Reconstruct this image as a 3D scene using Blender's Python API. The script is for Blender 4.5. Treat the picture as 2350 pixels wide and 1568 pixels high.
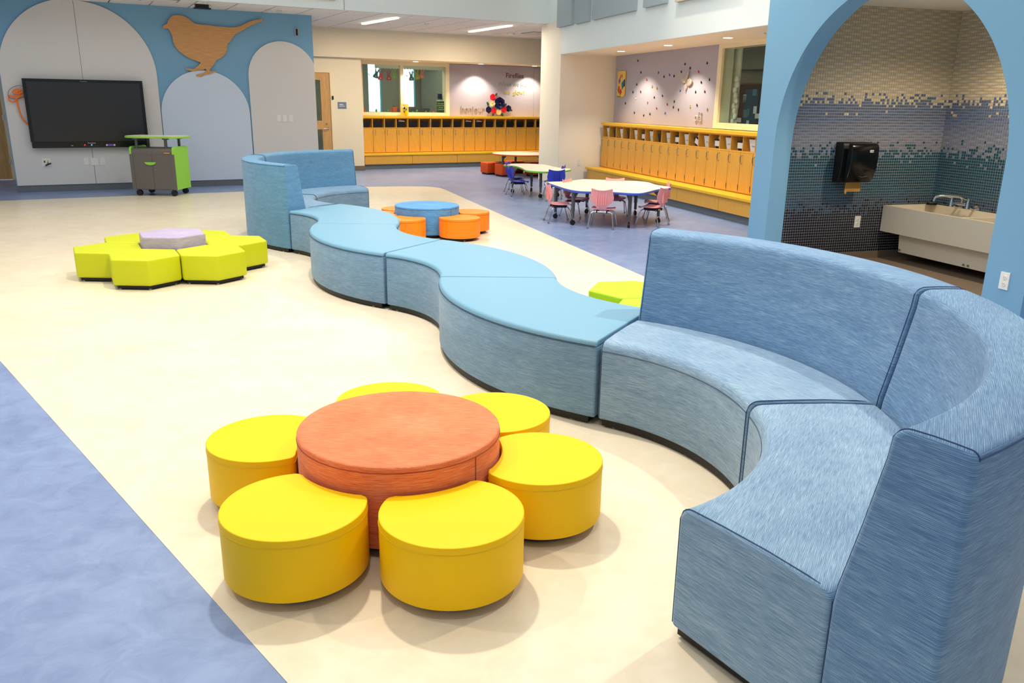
import bpy, bmesh, math, random
from mathutils import Vector, Matrix
random.seed(7)
for o in list(bpy.data.objects): bpy.data.objects.remove(o)
C = bpy.context.scene.collection
PI = math.pi; R = math.radians
S = bpy.context.scene

# ------------------------------------------------ camera, world, exposure
cam = bpy.data.objects.new('camera', bpy.data.cameras.new('camera')); C.objects.link(cam)
F_PX, PITCH, ROLL = 1859.2, .2872, -.0148
cam.data.sensor_width = 36.0; cam.data.lens = F_PX/2350*36.0
cam.data.clip_start = .05; cam.data.clip_end = 200
fw = Vector((0, math.cos(PITCH), -math.sin(PITCH))); rt = Vector((1, 0, 0)); up = rt.cross(fw)
r2 = math.cos(ROLL)*rt - math.sin(ROLL)*up; u2 = math.sin(ROLL)*rt + math.cos(ROLL)*up
M = Matrix((r2, u2, -fw)).transposed().to_4x4(); M.translation = (0, 0, 1.5)
cam.matrix_world = M; S.camera = cam
S.view_settings.view_transform = 'Standard'; S.view_settings.look = 'None'
S.view_settings.gamma = 1; S.view_settings.use_curve_mapping = False
S.view_settings.exposure = 0.1
w = bpy.data.worlds.new('world'); S.world = w; w.use_nodes = True
bgn = w.node_tree.nodes['Background']; bgn.inputs[0].default_value = (.86, .93, 1.0, 1); bgn.inputs[1].default_value = .55

# frames: A = locker wall on the right (x runs to the viewer's right along it), B = back walls
ax, ay = Vector((.30249, -.95315, 0)), Vector((.95315, .30249, 0)); RA = math.atan2(-.95315, .30249)
bx_, by_ = Vector((.87715, .48022, 0)), Vector((-.48022, .87715, 0)); RB = math.atan2(.48022, .87715)
def WA(x, y, z=0): return ax*x + ay*y + Vector((0, 0, z))
def WB(x, y, z=0): return bx_*x + by_*y + Vector((0, 0, z))

def light(kind, name, loc, power, color=(1, 1, 1), rot=(0, 0, 0), **kw):
    d = bpy.data.lights.new(name, kind); d.energy = power; d.color = color
    for k, v in kw.items(): setattr(d, k, v)
    o = bpy.data.objects.new(name, d); C.objects.link(o); o.location = loc; o.rotation_euler = rot
    return o
WARM = (1, .86, .68); NEUT = (1, .95, .88); COOL = (.80, .90, 1)
# high ceiling of the tall middle hall: big soft panels and recessed spots
for (x, y, sx, sy, e) in ((-1.2, 5.0, 5.0, 5.0, 90), (0.2, 9.8, 3.6, 3.6, 60), (-4.6, 8.0, 3.0, 4.0, 45)):
    light('AREA', 'hall_skylight', (x, y, 4.95), e, (1, .97, .92), (0, 0, RB), shape='RECTANGLE', size=sx, size_y=sy)
for (x, y, e) in ((3.2, 4.6, 340), (-0.9, 4.9, 400), (-3.8, 3.0, 170), (-5.0, 7.6, 200), (0.9, 8.6, 250), (3.3, 7.6, 160), (-2.6, 10.8, 180), (-0.2, 0.6, 80)):
    light('SPOT', 'hall_downlight', (x, y, 4.9), e*1.6, WARM, (0, 0, 0), spot_size=R(112), spot_blend=.7, shadow_soft_size=.09)

for x, e in ((-9.7, 190), (-14.9, 40)):
    light('SPOT', 'wall_washer', WA(x, 4.85, 4.85), e, WARM, (R(16), 0, RA), spot_size=R(58), spot_blend=.9, shadow_soft_size=.06)

# ------------------------------------------------ materials
def srgb(c):
    return tuple(((v/255)/12.92 if v/255 <= .04045 else ((v/255+.055)/1.055)**2.4) for v in c)+(1,)
MATS = {}
def mat(name, rgb, rough=.6, metal=0, noise=0, nscale=30, bump=0, bscale=200, stretch=None, spec=.4, coat=0, trans=0, emis=0, ecol=None):
    if name in MATS: return MATS[name]
    m = bpy.data.materials.new(name); m.use_nodes = True; nt = m.node_tree; b = nt.nodes['Principled BSDF']
    c = srgb(rgb); b.inputs['Base Color'].default_value = c
    b.inputs['Roughness'].default_value = rough; b.inputs['Metallic'].default_value = metal
    b.inputs['Specular IOR Level'].default_value = spec
    if coat: b.inputs['Coat Weight'].default_value = coat; b.inputs['Coat Roughness'].default_value = .15
    if trans: b.inputs['Transmission Weight'].default_value = trans
    if emis:
        b.inputs['Emission Color'].default_value = srgb(ecol or rgb); b.inputs['Emission Strength'].default_value = emis
    if noise or bump:
        tc = nt.nodes.new('ShaderNodeTexCoord'); mp = nt.nodes.new('ShaderNodeMapping')
        nt.links.new(tc.outputs['Object'], mp.inputs[0])
        if stretch: mp.inputs['Scale'].default_value = stretch
        n = nt.nodes.new('ShaderNodeTexNoise'); n.inputs['Scale'].default_value = nscale; n.inputs['Detail'].default_value = 5
        nt.links.new(mp.outputs[0], n.inputs['Vector'])
        if noise:
            mx = nt.nodes.new('ShaderNodeMix'); mx.data_type = 'RGBA'
            mx.inputs[6].default_value = tuple(v*(1-noise) for v in c[:3])+(1,)
            mx.inputs[7].default_value = tuple(min(1, v*(1+noise)) for v in c[:3])+(1,)
            mr = nt.nodes.new('ShaderNodeMapRange'); mr.inputs[1].default_value = .3; mr.inputs[2].default_value = .7
            nt.links.new(n.outputs[0], mr.inputs[0]); nt.links.new(mr.outputs[0], mx.inputs[0]); nt.links.new(mx.outputs[2], b.inputs['Base Color'])
        if bump:
            n2 = nt.nodes.new('ShaderNodeTexNoise'); n2.inputs['Scale'].default_value = bscale; nt.links.new(tc.outputs['Object'], n2.inputs['Vector'])
            bp = nt.nodes.new('ShaderNodeBump'); bp.inputs['Strength'].default_value = bump; bp.inputs['Distance'].default_value = .002
            nt.links.new(n2.outputs[0], bp.inputs['Height']); nt.links.new(bp.outputs[0], b.inputs['Normal'])
    MATS[name] = m; return m
def woven(name, dark, mid, lite, rough=.75, fine=700, contrast=1.25, sheen=.15):
    """heathered cloth: thin threads run along local x on level faces and horizontally on upright ones"""
    m = bpy.data.materials.new(name); m.use_nodes = True; nt = m.node_tree; N = nt.nodes; L = nt.links; b = N['Principled BSDF']
    tc = N.new('ShaderNodeTexCoord'); sp = N.new('ShaderNodeSeparateXYZ'); L.new(tc.outputs['Normal'], sp.inputs[0])
    ab = N.new('ShaderNodeMath'); ab.operation = 'ABSOLUTE'; L.new(sp.outputs[2], ab.inputs[0])
    st = N.new('ShaderNodeMath'); st.operation = 'GREATER_THAN'; st.inputs[1].default_value = .72; L.new(ab.outputs[0], st.inputs[0])
    outs = []
    for sc in ((18, 18, fine), (18, fine, 18)):
        mp = N.new('ShaderNodeMapping'); mp.inputs['Scale'].default_value = sc; L.new(tc.outputs['Object'], mp.inputs[0])
        n = N.new('ShaderNodeTexNoise'); n.inputs['Scale'].default_value = 1; n.inputs['Detail'].default_value = 3; n.inputs['Roughness'].default_value = .65
        L.new(mp.outputs[0], n.inputs['Vector']); outs.append(n.outputs[0])
    mxf = N.new('ShaderNodeMix'); mxf.data_type = 'FLOAT'; L.new(st.outputs[0], mxf.inputs[0]); L.new(outs[0], mxf.inputs[2]); L.new(outs[1], mxf.inputs[3])
    big = N.new('ShaderNodeTexNoise'); big.inputs['Scale'].default_value = 5; mp2 = N.new('ShaderNodeMapping'); mp2.inputs['Scale'].default_value = (1, 1, 5)
    L.new(tc.outputs['Object'], mp2.inputs[0]); L.new(mp2.outputs[0], big.inputs['Vector'])
    ad = N.new('ShaderNodeMath'); ad.operation = 'MULTIPLY_ADD'; ad.inputs[1].default_value = .22; L.new(big.outputs[0], ad.inputs[0]); L.new(mxf.outputs[0], ad.inputs[2])
    wv = []
    for dr in ('Z', 'Y'):
        q = N.new('ShaderNodeTexWave'); q.bands_direction = dr; q.inputs['Scale'].default_value = 78; q.inputs['Distortion'].default_value = .6; q.inputs['Detail'].default_value = 1
        L.new(tc.outputs['Object'], q.inputs['Vector']); wv.append(q.outputs['Fac'])
    wm = N.new('ShaderNodeMix'); wm.data_type = 'FLOAT'; L.new(st.outputs[0], wm.inputs[0]); L.new(wv[0], wm.inputs[2]); L.new(wv[1], wm.inputs[3])
    wa = N.new('ShaderNodeMath'); wa.operation = 'MULTIPLY_ADD'; wa.inputs[1].default_value = .16; L.new(wm.outputs[0], wa.inputs[0]); L.new(ad.outputs[0], wa.inputs[2]); ad = wa
    cr = N.new('ShaderNodeValToRGB'); e = cr.color_ramp.elements
    lo = .69-.2*contrast; hi = .69+.2*contrast
    e[0].position = lo; e[0].color = srgb(dark); e[1].position = hi; e[1].color = srgb(lite); k = cr.color_ramp.elements.new(.69); k.color = srgb(mid)
    L.new(ad.outputs[0], cr.inputs[0]); L.new(cr.outputs[0], b.inputs['Base Color'])
    b.inputs['Roughness'].default_value = rough; b.inputs['Specular IOR Level'].default_value = .3; b.inputs['Sheen Weight'].default_value = sheen
    bp = N.new('ShaderNodeBump'); bp.inputs['Strength'].default_value = .12; bp.inputs['Distance'].default_value = .001; L.new(mxf.outputs[0], bp.inputs['Height']); L.new(bp.outputs[0], b.inputs['Normal'])
    MATS[name] = m; return m
def lino(name, a, b_, rough=.32):
    m = bpy.data.materials.new(name); m.use_nodes = True; nt = m.node_tree; N = nt.nodes; L = nt.links; b = N['Principled BSDF']
    tc = N.new('ShaderNodeTexCoord')
    n1 = N.new('ShaderNodeTexNoise'); n1.inputs['Scale'].default_value = 7; n1.inputs['Detail'].default_value = 9; n1.inputs['Roughness'].default_value = .7; n1.inputs['Distortion'].default_value = .6
    n2 = N.new('ShaderNodeTexNoise'); n2.inputs['Scale'].default_value = 1.6; n2.inputs['Detail'].default_value = 3
    for n in (n1, n2): L.new(tc.outputs['Object'], n.inputs['Vector'])
    ad = N.new('ShaderNodeMath'); ad.operation = 'MULTIPLY_ADD'; ad.inputs[1].default_value = .5; L.new(n2.outputs[0], ad.inputs[0]); L.new(n1.outputs[0], ad.inputs[2])
    cr = N.new('ShaderNodeValToRGB'); e = cr.color_ramp.elements; e[0].position = .55; e[0].color = srgb(a); e[1].position = .92; e[1].color = srgb(b_)
    L.new(ad.outputs[0], cr.inputs[0]); L.new(cr.outputs[0], b.inputs['Base Color'])
    b.inputs['Roughness'].default_value = rough; b.inputs['Specular IOR Level'].default_value = .35
    MATS[name] = m; return m

lino('floor_blue', (112, 132, 174), (136, 156, 196)); lino('floor_cream', (222, 208, 182), (234, 223, 200))
mat('paint_blue', (118, 166, 198), .55); mat('paint_cream', (236, 222, 192), .6); mat('paint_pale', (226, 236, 236), .6)
mat('paint_warm', (238, 230, 212), .6); mat('panel_grey', (218, 214, 210), .45, noise=.015, nscale=300)
mat('whiteboard', (206, 218, 234), .22); mat('tack_panel', (178, 172, 182), .85, noise=.05, nscale=1, stretch=(260, 8, 8), bump=.1)
mat('acoustic', (170, 184, 190), .9, bump=.15); mat('acoustic_dark', (150, 162, 166), .9); mat('acoustic_tan', (206, 194, 170), .9)
mat('base_grey', (104, 110, 114), .6); mat('base_brown', (120, 104, 88), .6); mat('ceiling_tile', (234, 230, 226), .9, noise=.04, nscale=120); mat('grid_grey', (150, 146, 144), .7)
mat('dark', (14, 14, 15), .5); mat('black_gloss', (10, 10, 12), .18); mat('screen', (34, 34, 36), .22, spec=.5)
mat('chrome', (205, 208, 212), .14, metal=1); mat('steel', (168, 168, 166), .35, metal=1); mat('wheel', (22, 22, 24), .5); mat('hub', (110, 112, 112), .5)
mat('maple', (222, 166, 66), .42, noise=.10, nscale=6, stretch=(14, 14, 1)); mat('maple_edge', (246, 190, 44), .4, noise=.06, nscale=6, stretch=(1, 14, 14))
mat('maple_dark', (196, 132, 44), .5); mat('door_wood', (205, 158, 98), .45, noise=.12, nscale=5, stretch=(9, 9, 1)); mat('bird_wood', (204, 150, 92), .5, noise=.14, nscale=5, stretch=(1.2, 4, 16))
mat('frame_cream', (238, 222, 184), .5); mat('vinyl_yellow', (255, 203, 0), .5, spec=.25, bump=.05, bscale=700)
mat('vinyl_orange', (255, 138, 6), .5); mat('vinyl_lime', (194, 202, 4), .45); mat('vinyl_green', (170, 216, 30), .45)
mat('vinyl_teal', (112, 160, 188), .5, bump=.05, bscale=500)
woven('cloth_blue', (78, 112, 146), (122, 156, 186), (176, 200, 216)); woven('cloth_back', (66, 102, 144), (98, 137, 176), (148, 182, 208))
woven('cloth_sky', (70, 118, 158), (92, 144, 182), (124, 172, 204)); woven('cloth_orange', (190, 78, 34), (230, 120, 72), (246, 168, 120)); woven('cloth_lilac', (140, 128, 160), (176, 164, 196), (204, 194, 222))
woven('cloth_seaside', (80, 114, 146), (108, 146, 178), (146, 178, 204))
woven('cloth_azure', (36, 100, 168), (84, 160, 226), (130, 196, 246))
mat('seam', (44, 74, 114), .7); mat('seam_orange', (150, 48, 12), .7); mat('seam_yellow', (232, 186, 0), .6)
mat('plastic_pink', (252, 168, 168), .35); mat('plastic_blue', (52, 66, 190), .35); mat('laminate', (250, 236, 216), .4); mat('edge_blue', (62, 96, 200), .4)
mat('edge_green', (120, 200, 70), .4); mat('edge_orange', (214, 92, 30), .4); mat('leg_grey', (96, 98, 100), .45, metal=.3); mat('stool_orange', (206, 74, 8), .55)
mat('cart_grey', (104, 98, 92), .5); mat('cart_lime', (146, 214, 70), .45); mat('white_plastic', (232, 230, 224), .4); mat('socket', (150, 148, 146), .5)
mat('light_white', (255, 246, 225), .5, emis=9, ecol=(255, 240, 214)); mat('down_glow', (255, 240, 210), .5, emis=6, ecol=(255, 236, 200))
mat('window_glow', (240, 250, 255), .5, emis=1.6, ecol=(236, 248, 255)); mat('olive', (104, 106, 88), .7); mat('olive_dark', (106, 110, 96), .7)  # olive is darkened to hold the dimness of the far room
mat('sink', (226, 214, 192), .35, coat=.2); mat('towel', (190, 140, 74), .8); mat('cork', (124, 92, 66), .9); mat('navy_board', (28, 44, 60), .8)
mat('red_led', (220, 20, 60), .5, emis=3, ecol=(255, 20, 60)); mat('blue_led', (120, 140, 255), .5, emis=3, ecol=(130, 150, 255)); mat('purple', (120, 84, 190), .5)
mat('cable_orange', (255, 128, 20), .45); mat('paper', (234, 230, 222), .8); mat('paper_pink', (214, 170, 170), .8)
mat('sign_grey', (110, 128, 152), .5); mat('rose_navy', (22, 24, 78), .55); mat('rose_red', (226, 34, 58), .55); mat('rose_cream', (240, 220, 172), .6); mat('leaf_green', (40, 84, 34), .6)
mat('letter_brown', (112, 66, 22), .6); mat('letter_teal', (146, 158, 152), .6); mat('letter_yellow', (196, 186, 88), .6); mat('letter_grey', (168, 154, 148), .6); mat('letter_silver', (196, 190, 190), .4)
mat('butterfly', (226, 214, 196), .6); mat('yellow_card', (238, 200, 96), .6); mat('sign_green', (36, 74, 44), .6)
for k, c in dict(teal=(46, 128, 136), red=(214, 50, 66), crimson=(178, 24, 56), lime=(110, 156, 20), slate=(80, 120, 130), mustard=(176, 164, 40), blush=(216, 128, 116), orange=(206, 84, 30), green=(60, 130, 60)).items(): mat('card_'+k, c, .7)
def glass():
    m = bpy.data.materials.new('glass'); m.use_nodes = True; nt = m.node_tree; N = nt.nodes; L = nt.links
    for n in list(N): N.remove(n)
    o = N.new('ShaderNodeOutputMaterial'); mx = N.new('ShaderNodeMixShader'); t = N.new('ShaderNodeBsdfTransparent'); g = N.new('ShaderNodeBsdfGlossy')
    t.inputs[0].default_value = (.86, .93, .89, 1); g.inputs['Roughness'].default_value = .02; lw = N.new('ShaderNodeLayerWeight'); lw.inputs[0].default_value = .5; pw = N.new('ShaderNodeMath'); pw.operation = 'POWER'; pw.inputs[1].default_value = 5; fr = N.new('ShaderNodeMath'); fr.operation = 'MULTIPLY_ADD'; fr.inputs[1].default_value = .8; fr.inputs[2].default_value = .03
    L.new(lw.outputs['Facing'], pw.inputs[0]); L.new(pw.outputs[0], fr.inputs[0]); L.new(fr.outputs[0], mx.inputs[0]); L.new(t.outputs[0], mx.inputs[1]); L.new(g.outputs[0], mx.inputs[2]); L.new(mx.outputs[0], o.inputs[0]); MATS['glass'] = m
glass()
def tilemat():
    m = bpy.data.materials.new('mosaic'); m.use_nodes = True; nt = m.node_tree; b = nt.nodes['Principled BSDF']
    a = nt.nodes.new('ShaderNodeVertexColor'); a.layer_name = 'Col'; nt.links.new(a.outputs[0], b.inputs['Base Color']); b.inputs['Roughness'].default_value = .3; MATS['mosaic'] = m
tilemat(); mat('grout', (168, 168, 164), .85)

# ------------------------------------------------ mesh helpers
def box(bm, x0, x1, y0, y1, z0, z1):
    v = [bm.verts.new(p) for p in ((x0, y0, z0), (x1, y0, z0), (x1, y1, z0), (x0, y1, z0), (x0, y0, z1), (x1, y0, z1), (x1, y1, z1), (x0, y1, z1))]
    for f in ((3, 2, 1, 0), (4, 5, 6, 7), (0, 1, 5, 4), (1, 2, 6, 5), (2, 3, 7, 6), (3, 0, 4, 7)): bm.faces.new([v[i] for i in f])
def B(*boxes):
    bm = bmesh.new()
    for b in boxes: box(bm, *b)
    return bm
def prism(bm, pts, a0, a1, axis='z'):
    """closed outline extruded between a0 and a1; axis 'z': (x,y) outline, axis 'y': (x,z) outline, axis 'x': (y,z)"""
    f = {'z': lambda p, a: (p[0], p[1], a), 'y': lambda p, a: (p[0], a, p[1]), 'x': lambda p, a: (a, p[0], p[1])}[axis]
    lo = [bm.verts.new(f(p, a0)) for p in pts]; hi = [bm.verts.new(f(p, a1)) for p in pts]; n = len(pts)
    fs = [bm.faces.new(lo[::-1]), bm.faces.new(hi)]
    for i in range(n): fs.append(bm.faces.new((lo[i], lo[(i+1) % n], hi[(i+1) % n], hi[i])))
    bmesh.ops.recalc_face_normals(bm, faces=fs); return fs
def P(pts, a0, a1, axis='z'):
    bm = bmesh.new(); prism(bm, pts, a0, a1, axis); return bm
def cyl(bm, c, r, h, axis='z', n=20, r2=None):
    r2 = r if r2 is None else r2; ring = []
    for k, rr in ((0, r), (h, r2)):
        vs = []
        for i in range(n):
            a = 2*PI*i/n; p = (math.cos(a)*rr, math.sin(a)*rr)
            q = {'z': (p[0], p[1], k), 'y': (p[0], k, p[1]), 'x': (k, p[0], p[1])}[axis]
            vs.append(bm.verts.new((c[0]+q[0], c[1]+q[1], c[2]+q[2])))
        ring.append(vs)
    fs = [bm.faces.new(ring[0][::-1]), bm.faces.new(ring[1])]
    for i in range(n): fs.append(bm.faces.new((ring[0][i], ring[0][(i+1) % n], ring[1][(i+1) % n], ring[1][i])))
    bmesh.ops.recalc_face_normals(bm, faces=fs)
def CY(*cs):
    bm = bmesh.new()
    for c in cs: cyl(bm, *c[:3], **(c[3] if len(c) > 3 else {}))
    return bm
def tube(bm, pts, r, n=8, closed=False):
    pts = [Vector(p) for p in pts]; rings = []; N = len(pts); last = None
    for i, p in enumerate(pts):
        if closed: t = (pts[(i+1) % N]-pts[i-1])
        else: t = pts[min(i+1, N-1)]-pts[max(i-1, 0)]
        t.normalize(); u = last if last is not None else (Vector((0, 0, 1)) if abs(t.z) < .9 else Vector((1, 0, 0)))
        u = (u - t*u.dot(t)).normalized(); v = t.cross(u); last = u
        rings.append([bm.verts.new(p+(u*math.cos(2*PI*k/n)+v*math.sin(2*PI*k/n))*r) for k in range(n)])
    for i in range(N if closed else N-1):
        a, b = rings[i], rings[(i+1) % N]
        for k in range(n): bm.faces.new((a[k], a[(k+1) % n], b[(k+1) % n], b[k]))
    if not closed: bm.faces.new(rings[0][::-1]); bm.faces.new(rings[-1])
def T(pts, r, n=8, closed=False):
    bm = bmesh.new(); tube(bm, pts, r, n, closed); return bm
def spline(pts, k=8, closed=True):
    out = []; n = len(pts); rng = range(n) if closed else range(n-1)
    for i in rng:
        p = [Vector(pts[(i+j) % n]) if closed else Vector(pts[max(0, min(n-1, i+j))]) for j in (-1, 0, 1, 2)]
        for s in range(k):
            t = s/k; out.append(tuple(.5*((2*p[1])+(-p[0]+p[2])*t+(2*p[0]-5*p[1]+4*p[2]-p[3])*t*t+(-p[0]+3*p[1]-3*p[2]+p[3])*t**3)))
    if not closed: out.append(tuple(pts[-1]))
    return out
def bevel(bm, w, ang=35, seg=2, sel=None):
    es = [e for e in bm.edges if len(e.link_faces) == 2 and e.calc_face_angle(0) > R(ang) and (sel is None or sel(e))]
    if es and w > 0: bmesh.ops.bevel(bm, geom=es, offset=w, segments=seg, profile=.5, affect='EDGES', clamp_overlap=True)
def obj(name, bm, m, parent=None, bev=0, seg=2, smooth=True, loc=None, rot=None, label=None, kind=None, recalc=False):
    if recalc: bmesh.ops.recalc_face_normals(bm, faces=bm.faces[:])
    if bev: bevel(bm, bev, seg=seg)
    me = bpy.data.meshes.new(name); bm.to_mesh(me); bm.free()
    me.materials.append(MATS[m] if isinstance(m, str) else m)
    if smooth:
        me.shade_smooth(); me.set_sharp_from_angle(angle=R(38))
        for p in me.polygons:
            if len(p.vertices) > 6: p.use_smooth = False
    o = bpy.data.objects.new(name, me); C.objects.link(o)
    if parent is not None: o.parent = parent
    if loc is not None: o.location = loc
    if rot is not None: o.rotation_euler = (0, 0, rot) if not isinstance(rot, tuple) else rot
    if label: o['label'] = label
    if kind: o['kind'] = kind
    return o
def thing(name, label, cat, loc=(0, 0, 0), rot=0, group=None):
    o = bpy.data.objects.new(name, None); o.empty_display_size = .1; C.objects.link(o); o.location = loc
    o.rotation_euler = (0, 0, rot) if not isinstance(rot, tuple) else rot
    o['label'] = label; o['category'] = cat
    if group: o['group'] = group
    return o
def tag(o, label, cat, group=None):
    o['label'] = label; o['category'] = cat
    if group: o['group'] = group
    return o
def struct(name, bm, m, label, rot=0, cat='wall', **kw):
    o = obj(name, bm, m, rot=rot, kind='structure', **kw); o['label'] = label; o['category'] = cat; return o
def dup(root, loc=None, rot=None, label=None, group=None):
    def cp(o, par):
        c = o.copy(); C.objects.link(c)
        if par is not None: c.parent = par
        for ch in kids[o.name]: cp(ch, c)
        return c
    kids = {}
    def gather(o):
        kids[o.name] = list(o.children)
        for ch in o.children: gather(ch)
    gather(root); r = cp(root, None)
    if loc is not None: r.location = loc
    if rot is not None: r.rotation_euler = (0, 0, rot)
    if label: r['label'] = label
    if group: r['group'] = group
    return r
def text(name, body, size, m, loc, rotz, extrude=.004, parent=None, align='CENTER', tight=1.0, tilt=0):
    cu = bpy.data.curves.new(name, 'FONT'); cu.body = body; cu.size = size; cu.extrude = extrude; cu.align_x = align; cu.align_y = 'BOTTOM_BASELINE'; cu.resolution_u = 3; cu.space_character = tight
    t = bpy.data.objects.new('tmp', cu); C.objects.link(t); bpy.context.view_layer.update()
    me = bpy.data.meshes.new_from_object(t); bpy.data.objects.remove(t)
    me.transform(Matrix.Rotation(tilt, 4, 'Y') @ Matrix.Rotation(PI/2, 4, 'X')) if tilt else me.transform(Matrix.Rotation(PI/2, 4, 'X'))
    me.materials.clear(); me.materials.append(MATS[m])
    o = bpy.data.objects.new(name, me); C.objects.link(o); o.location = loc; o.rotation_euler = (0, 0, rotz)
    if parent is not None: o.parent = parent
    return o
def circle(cx, cy, r, n=32, a0=0, a1=2*PI, end=False):
    return [(cx+r*math.cos(a0+(a1-a0)*i/n), cy+r*math.sin(a0+(a1-a0)*i/n)) for i in range(n+(1 if end else 0))]

# ------------------------------------------------ the setting
fl = struct('floor', B((-14, 16, -4, 27, -.05, -.002)), 'floor_blue', 'mottled blue linoleum floor', cat='floor', smooth=False)
strip = [(2.0, -1.07), (3.97, -1.07), (1.154, 7.334), (-.115, 11.112), (-1.187, 14.39), (-1.27, 14.62), (-1.36, 14.82), (-1.5, 14.95), (-1.68, 15.0), (-1.9, 14.99), (-2.2, 14.93), (-2.626, 14.79), (-4.595, 13.697), (-7.575, 12.006), (-8.9, 11.25), (-8.9, 11.1), (-3.008, 4.523), (-.587, 1.819)]
o = obj('floor_inlay', P(strip, -.02, 0), 'floor_cream', parent=fl, smooth=False, label='wide cream linoleum band crossing the blue floor')

# blue wall with rounded boards
X0 = -.691
struct('wall_left', B((X0, X0+4.925, 15.377, 15.75, 0, 2.945)), 'paint_blue', 'blue painted partition wall behind the screen, with arched boards', rot=RB, smooth=False)
wl = bpy.data.objects['wall_left']
struct('baseboard_left', B((X0-.004, X0+4.93, 15.36, 15.38, 0, .098)), 'base_grey', 'grey rubber base along the blue wall', rot=RB, cat='baseboard', smooth=False)
def arch(x0, x1, spring, z0, clip=None, n=40):
    r = (x1-x0)/2; cx = (x0+x1)/2
    pts = [(x0, z0), (x1, z0)] + circle(cx, spring, r, n, 0, PI, True)
    if clip is not None: pts = [(min(p[0], clip), p[1]) for p in pts]
    return pts
# large arch is two boards either side of a thin joint
a1 = arch(X0+.015, X0+2.255, 1.832, .1); xs = X0+1.145
for sgn, nm in ((-1, 'left'), (1, 'right')):
    r = 1.11 if sgn > 0 else 1.13; cx = X0+1.145
    if sgn < 0: pts = [(X0+.013, .1), (xs-.002, .1)] + circle(cx-.002, 1.832, r, 24, PI/2, PI, True)
    else: pts = [(xs+.002, .1), (X0+2.255, .1)] + circle(cx+.002, 1.832, r, 24, 0, PI/2, True)
    obj('wall_board', P(pts, 15.345, 15.377, 'y'), 'panel_grey', wl, bev=.002, seg=1)
obj('wall_board', P(arch(X0+2.268, X0+3.724, 1.22, .1), 15.345, 15.377, 'y'), 'whiteboard', wl, bev=.002, seg=1, label='glossy whiteboard with arched top')
obj('wall_board', P(arch(X0+3.745, X0+4.965, 1.866, .1, clip=X0+4.92), 15.345, 15.377, 'y'), 'panel_grey', wl, bev=.002, seg=1)

# low ceiling between the tall hall and the back bulkhead, with lay-in tiles
ce = struct('ceiling', B((-3.2, 11.9, 14.25, 17.9, 2.955, 3.05)), 'grid_grey', 'low suspended ceiling of white lay-in tiles', rot=RB, cat='ceiling', smooth=False)
tb = B((0, .578, 0, .578, 2.938, 2.956)); t0 = obj('ceiling_tile', tb, 'ceiling_tile', ce, smooth=False)
t0.location = (-3.0, 14.27, 0); first = True
for i in range(25):
    for j in range(6):
        if first: first = False; continue
        x, y = -3.4+.5905+.6*i*1.0+.0, 14.27+.6*j
        if x > 11.2: continue
        t = t0.copy(); C.objects.link(t); t.location = (x-.42+.0, y, 0)
struct('wall_fascia', B((-4.2, 8.9, 14.15, 14.25, 2.94, 5.05)), 'paint_pale', 'pale upper wall of the tall hall above the low ceiling', rot=RB, smooth=False)
struct('trim_1', B((4.452, 4.462, 14.146, 14.152, 2.94, 5.0)), 'grid_grey', 'thin vertical joint in the pale upper wall', rot=RB, cat='trim', smooth=False)
# walls beyond
struct('wall_back', B((-.79, 4.26, 17.76, 17.95, 0, 2.95), (5.235, 5.9, 17.72, 18.7, 0, 2.4), (4.26, 5.235, 17.72, 17.9, 2.085, 2.4)), 'paint_cream', 'cream back wall around the classroom door', rot=RB, smooth=False)
struct('wall_header', B((3.5, 11.9, 17.6, 18.75, 2.36, 2.95)), 'paint_cream', 'cream bulkhead over the back locker recess', rot=RB, smooth=False)
struct('baseboard_back', B((5.235, 5.905, 17.71, 17.72, 0, .1), (5.9, 5.91, 17.71, 18.0, 0, .1)), 'base_brown', 'taupe rubber base at the foot of the back wall', rot=RB, cat='baseboard', smooth=False)
struct('wall_back_recess', B((5.9, 6.16, 18.5, 18.65, 0, 2.36), (8.21, 11.9, 18.5, 18.65, 0, 2.36), (6.16, 8.21, 18.5, 18.65, 0, 1.17), (6.16, 8.21, 18.5, 18.65, 2.30, 2.36)), 'paint_cream', 'recess wall behind the back lockers', rot=RB, smooth=False)
tkb = struct('wall_back_panel', B((8.305, 10.626, 18.47, 18.5, 1.162, 2.352), (10.632, 11.8, 18.47, 18.5, 1.162, 2.352)), 'tack_panel', 'mauve fabric tack panel above the back lockers', rot=RB, smooth=False)
# window in the back recess
w1 = struct('window_1', B((6.03, 6.165, 18.44, 18.52, 1.165, 2.36), (8.215, 8.30, 18.44, 18.52, 1.165, 2.36), (6.165, 8.215, 18.44, 18.52, 1.165, 1.235), (6.165, 8.215, 18.44, 18.52, 2.276, 2.36), (7.068, 7.145, 18.44, 18.52, 1.235, 2.276)), 'frame_cream', 'two-pane interior window over the back lockers', rot=RB, cat='window', smooth=False)
for a, b in ((6.165, 7.068), (7.145, 8.215)): obj('pane', B((a, b, 18.478, 18.484, 1.235, 2.276)), 'glass', w1, smooth=False)
struct('wall_far', B((5.0, 7.49, 22.0, 22.15, 0, 3), (7.885, 8.5, 22.0, 22.15, 0, 3), (8.875, 12.5, 22.0, 22.15, 0, 3), (7.49, 7.885, 22.0, 22.15, 0, 1.2), (8.5, 8.875, 22.0, 22.15, 0, 1.34), (7.49, 7.885, 22.0, 22.15, 2.6, 3), (8.5, 8.875, 22.0, 22.15, 2.6, 3), (5.0, 5.1, 18.7, 22, 0, 3), (9.0, 9.1, 18.7, 21.99, 0, 3), (5, 12.5, 18.7, 22.1, 2.75, 2.85)), 'olive', 'walls of the room behind the back window, its dimness put into the olive colour', rot=RB, smooth=False)
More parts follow.
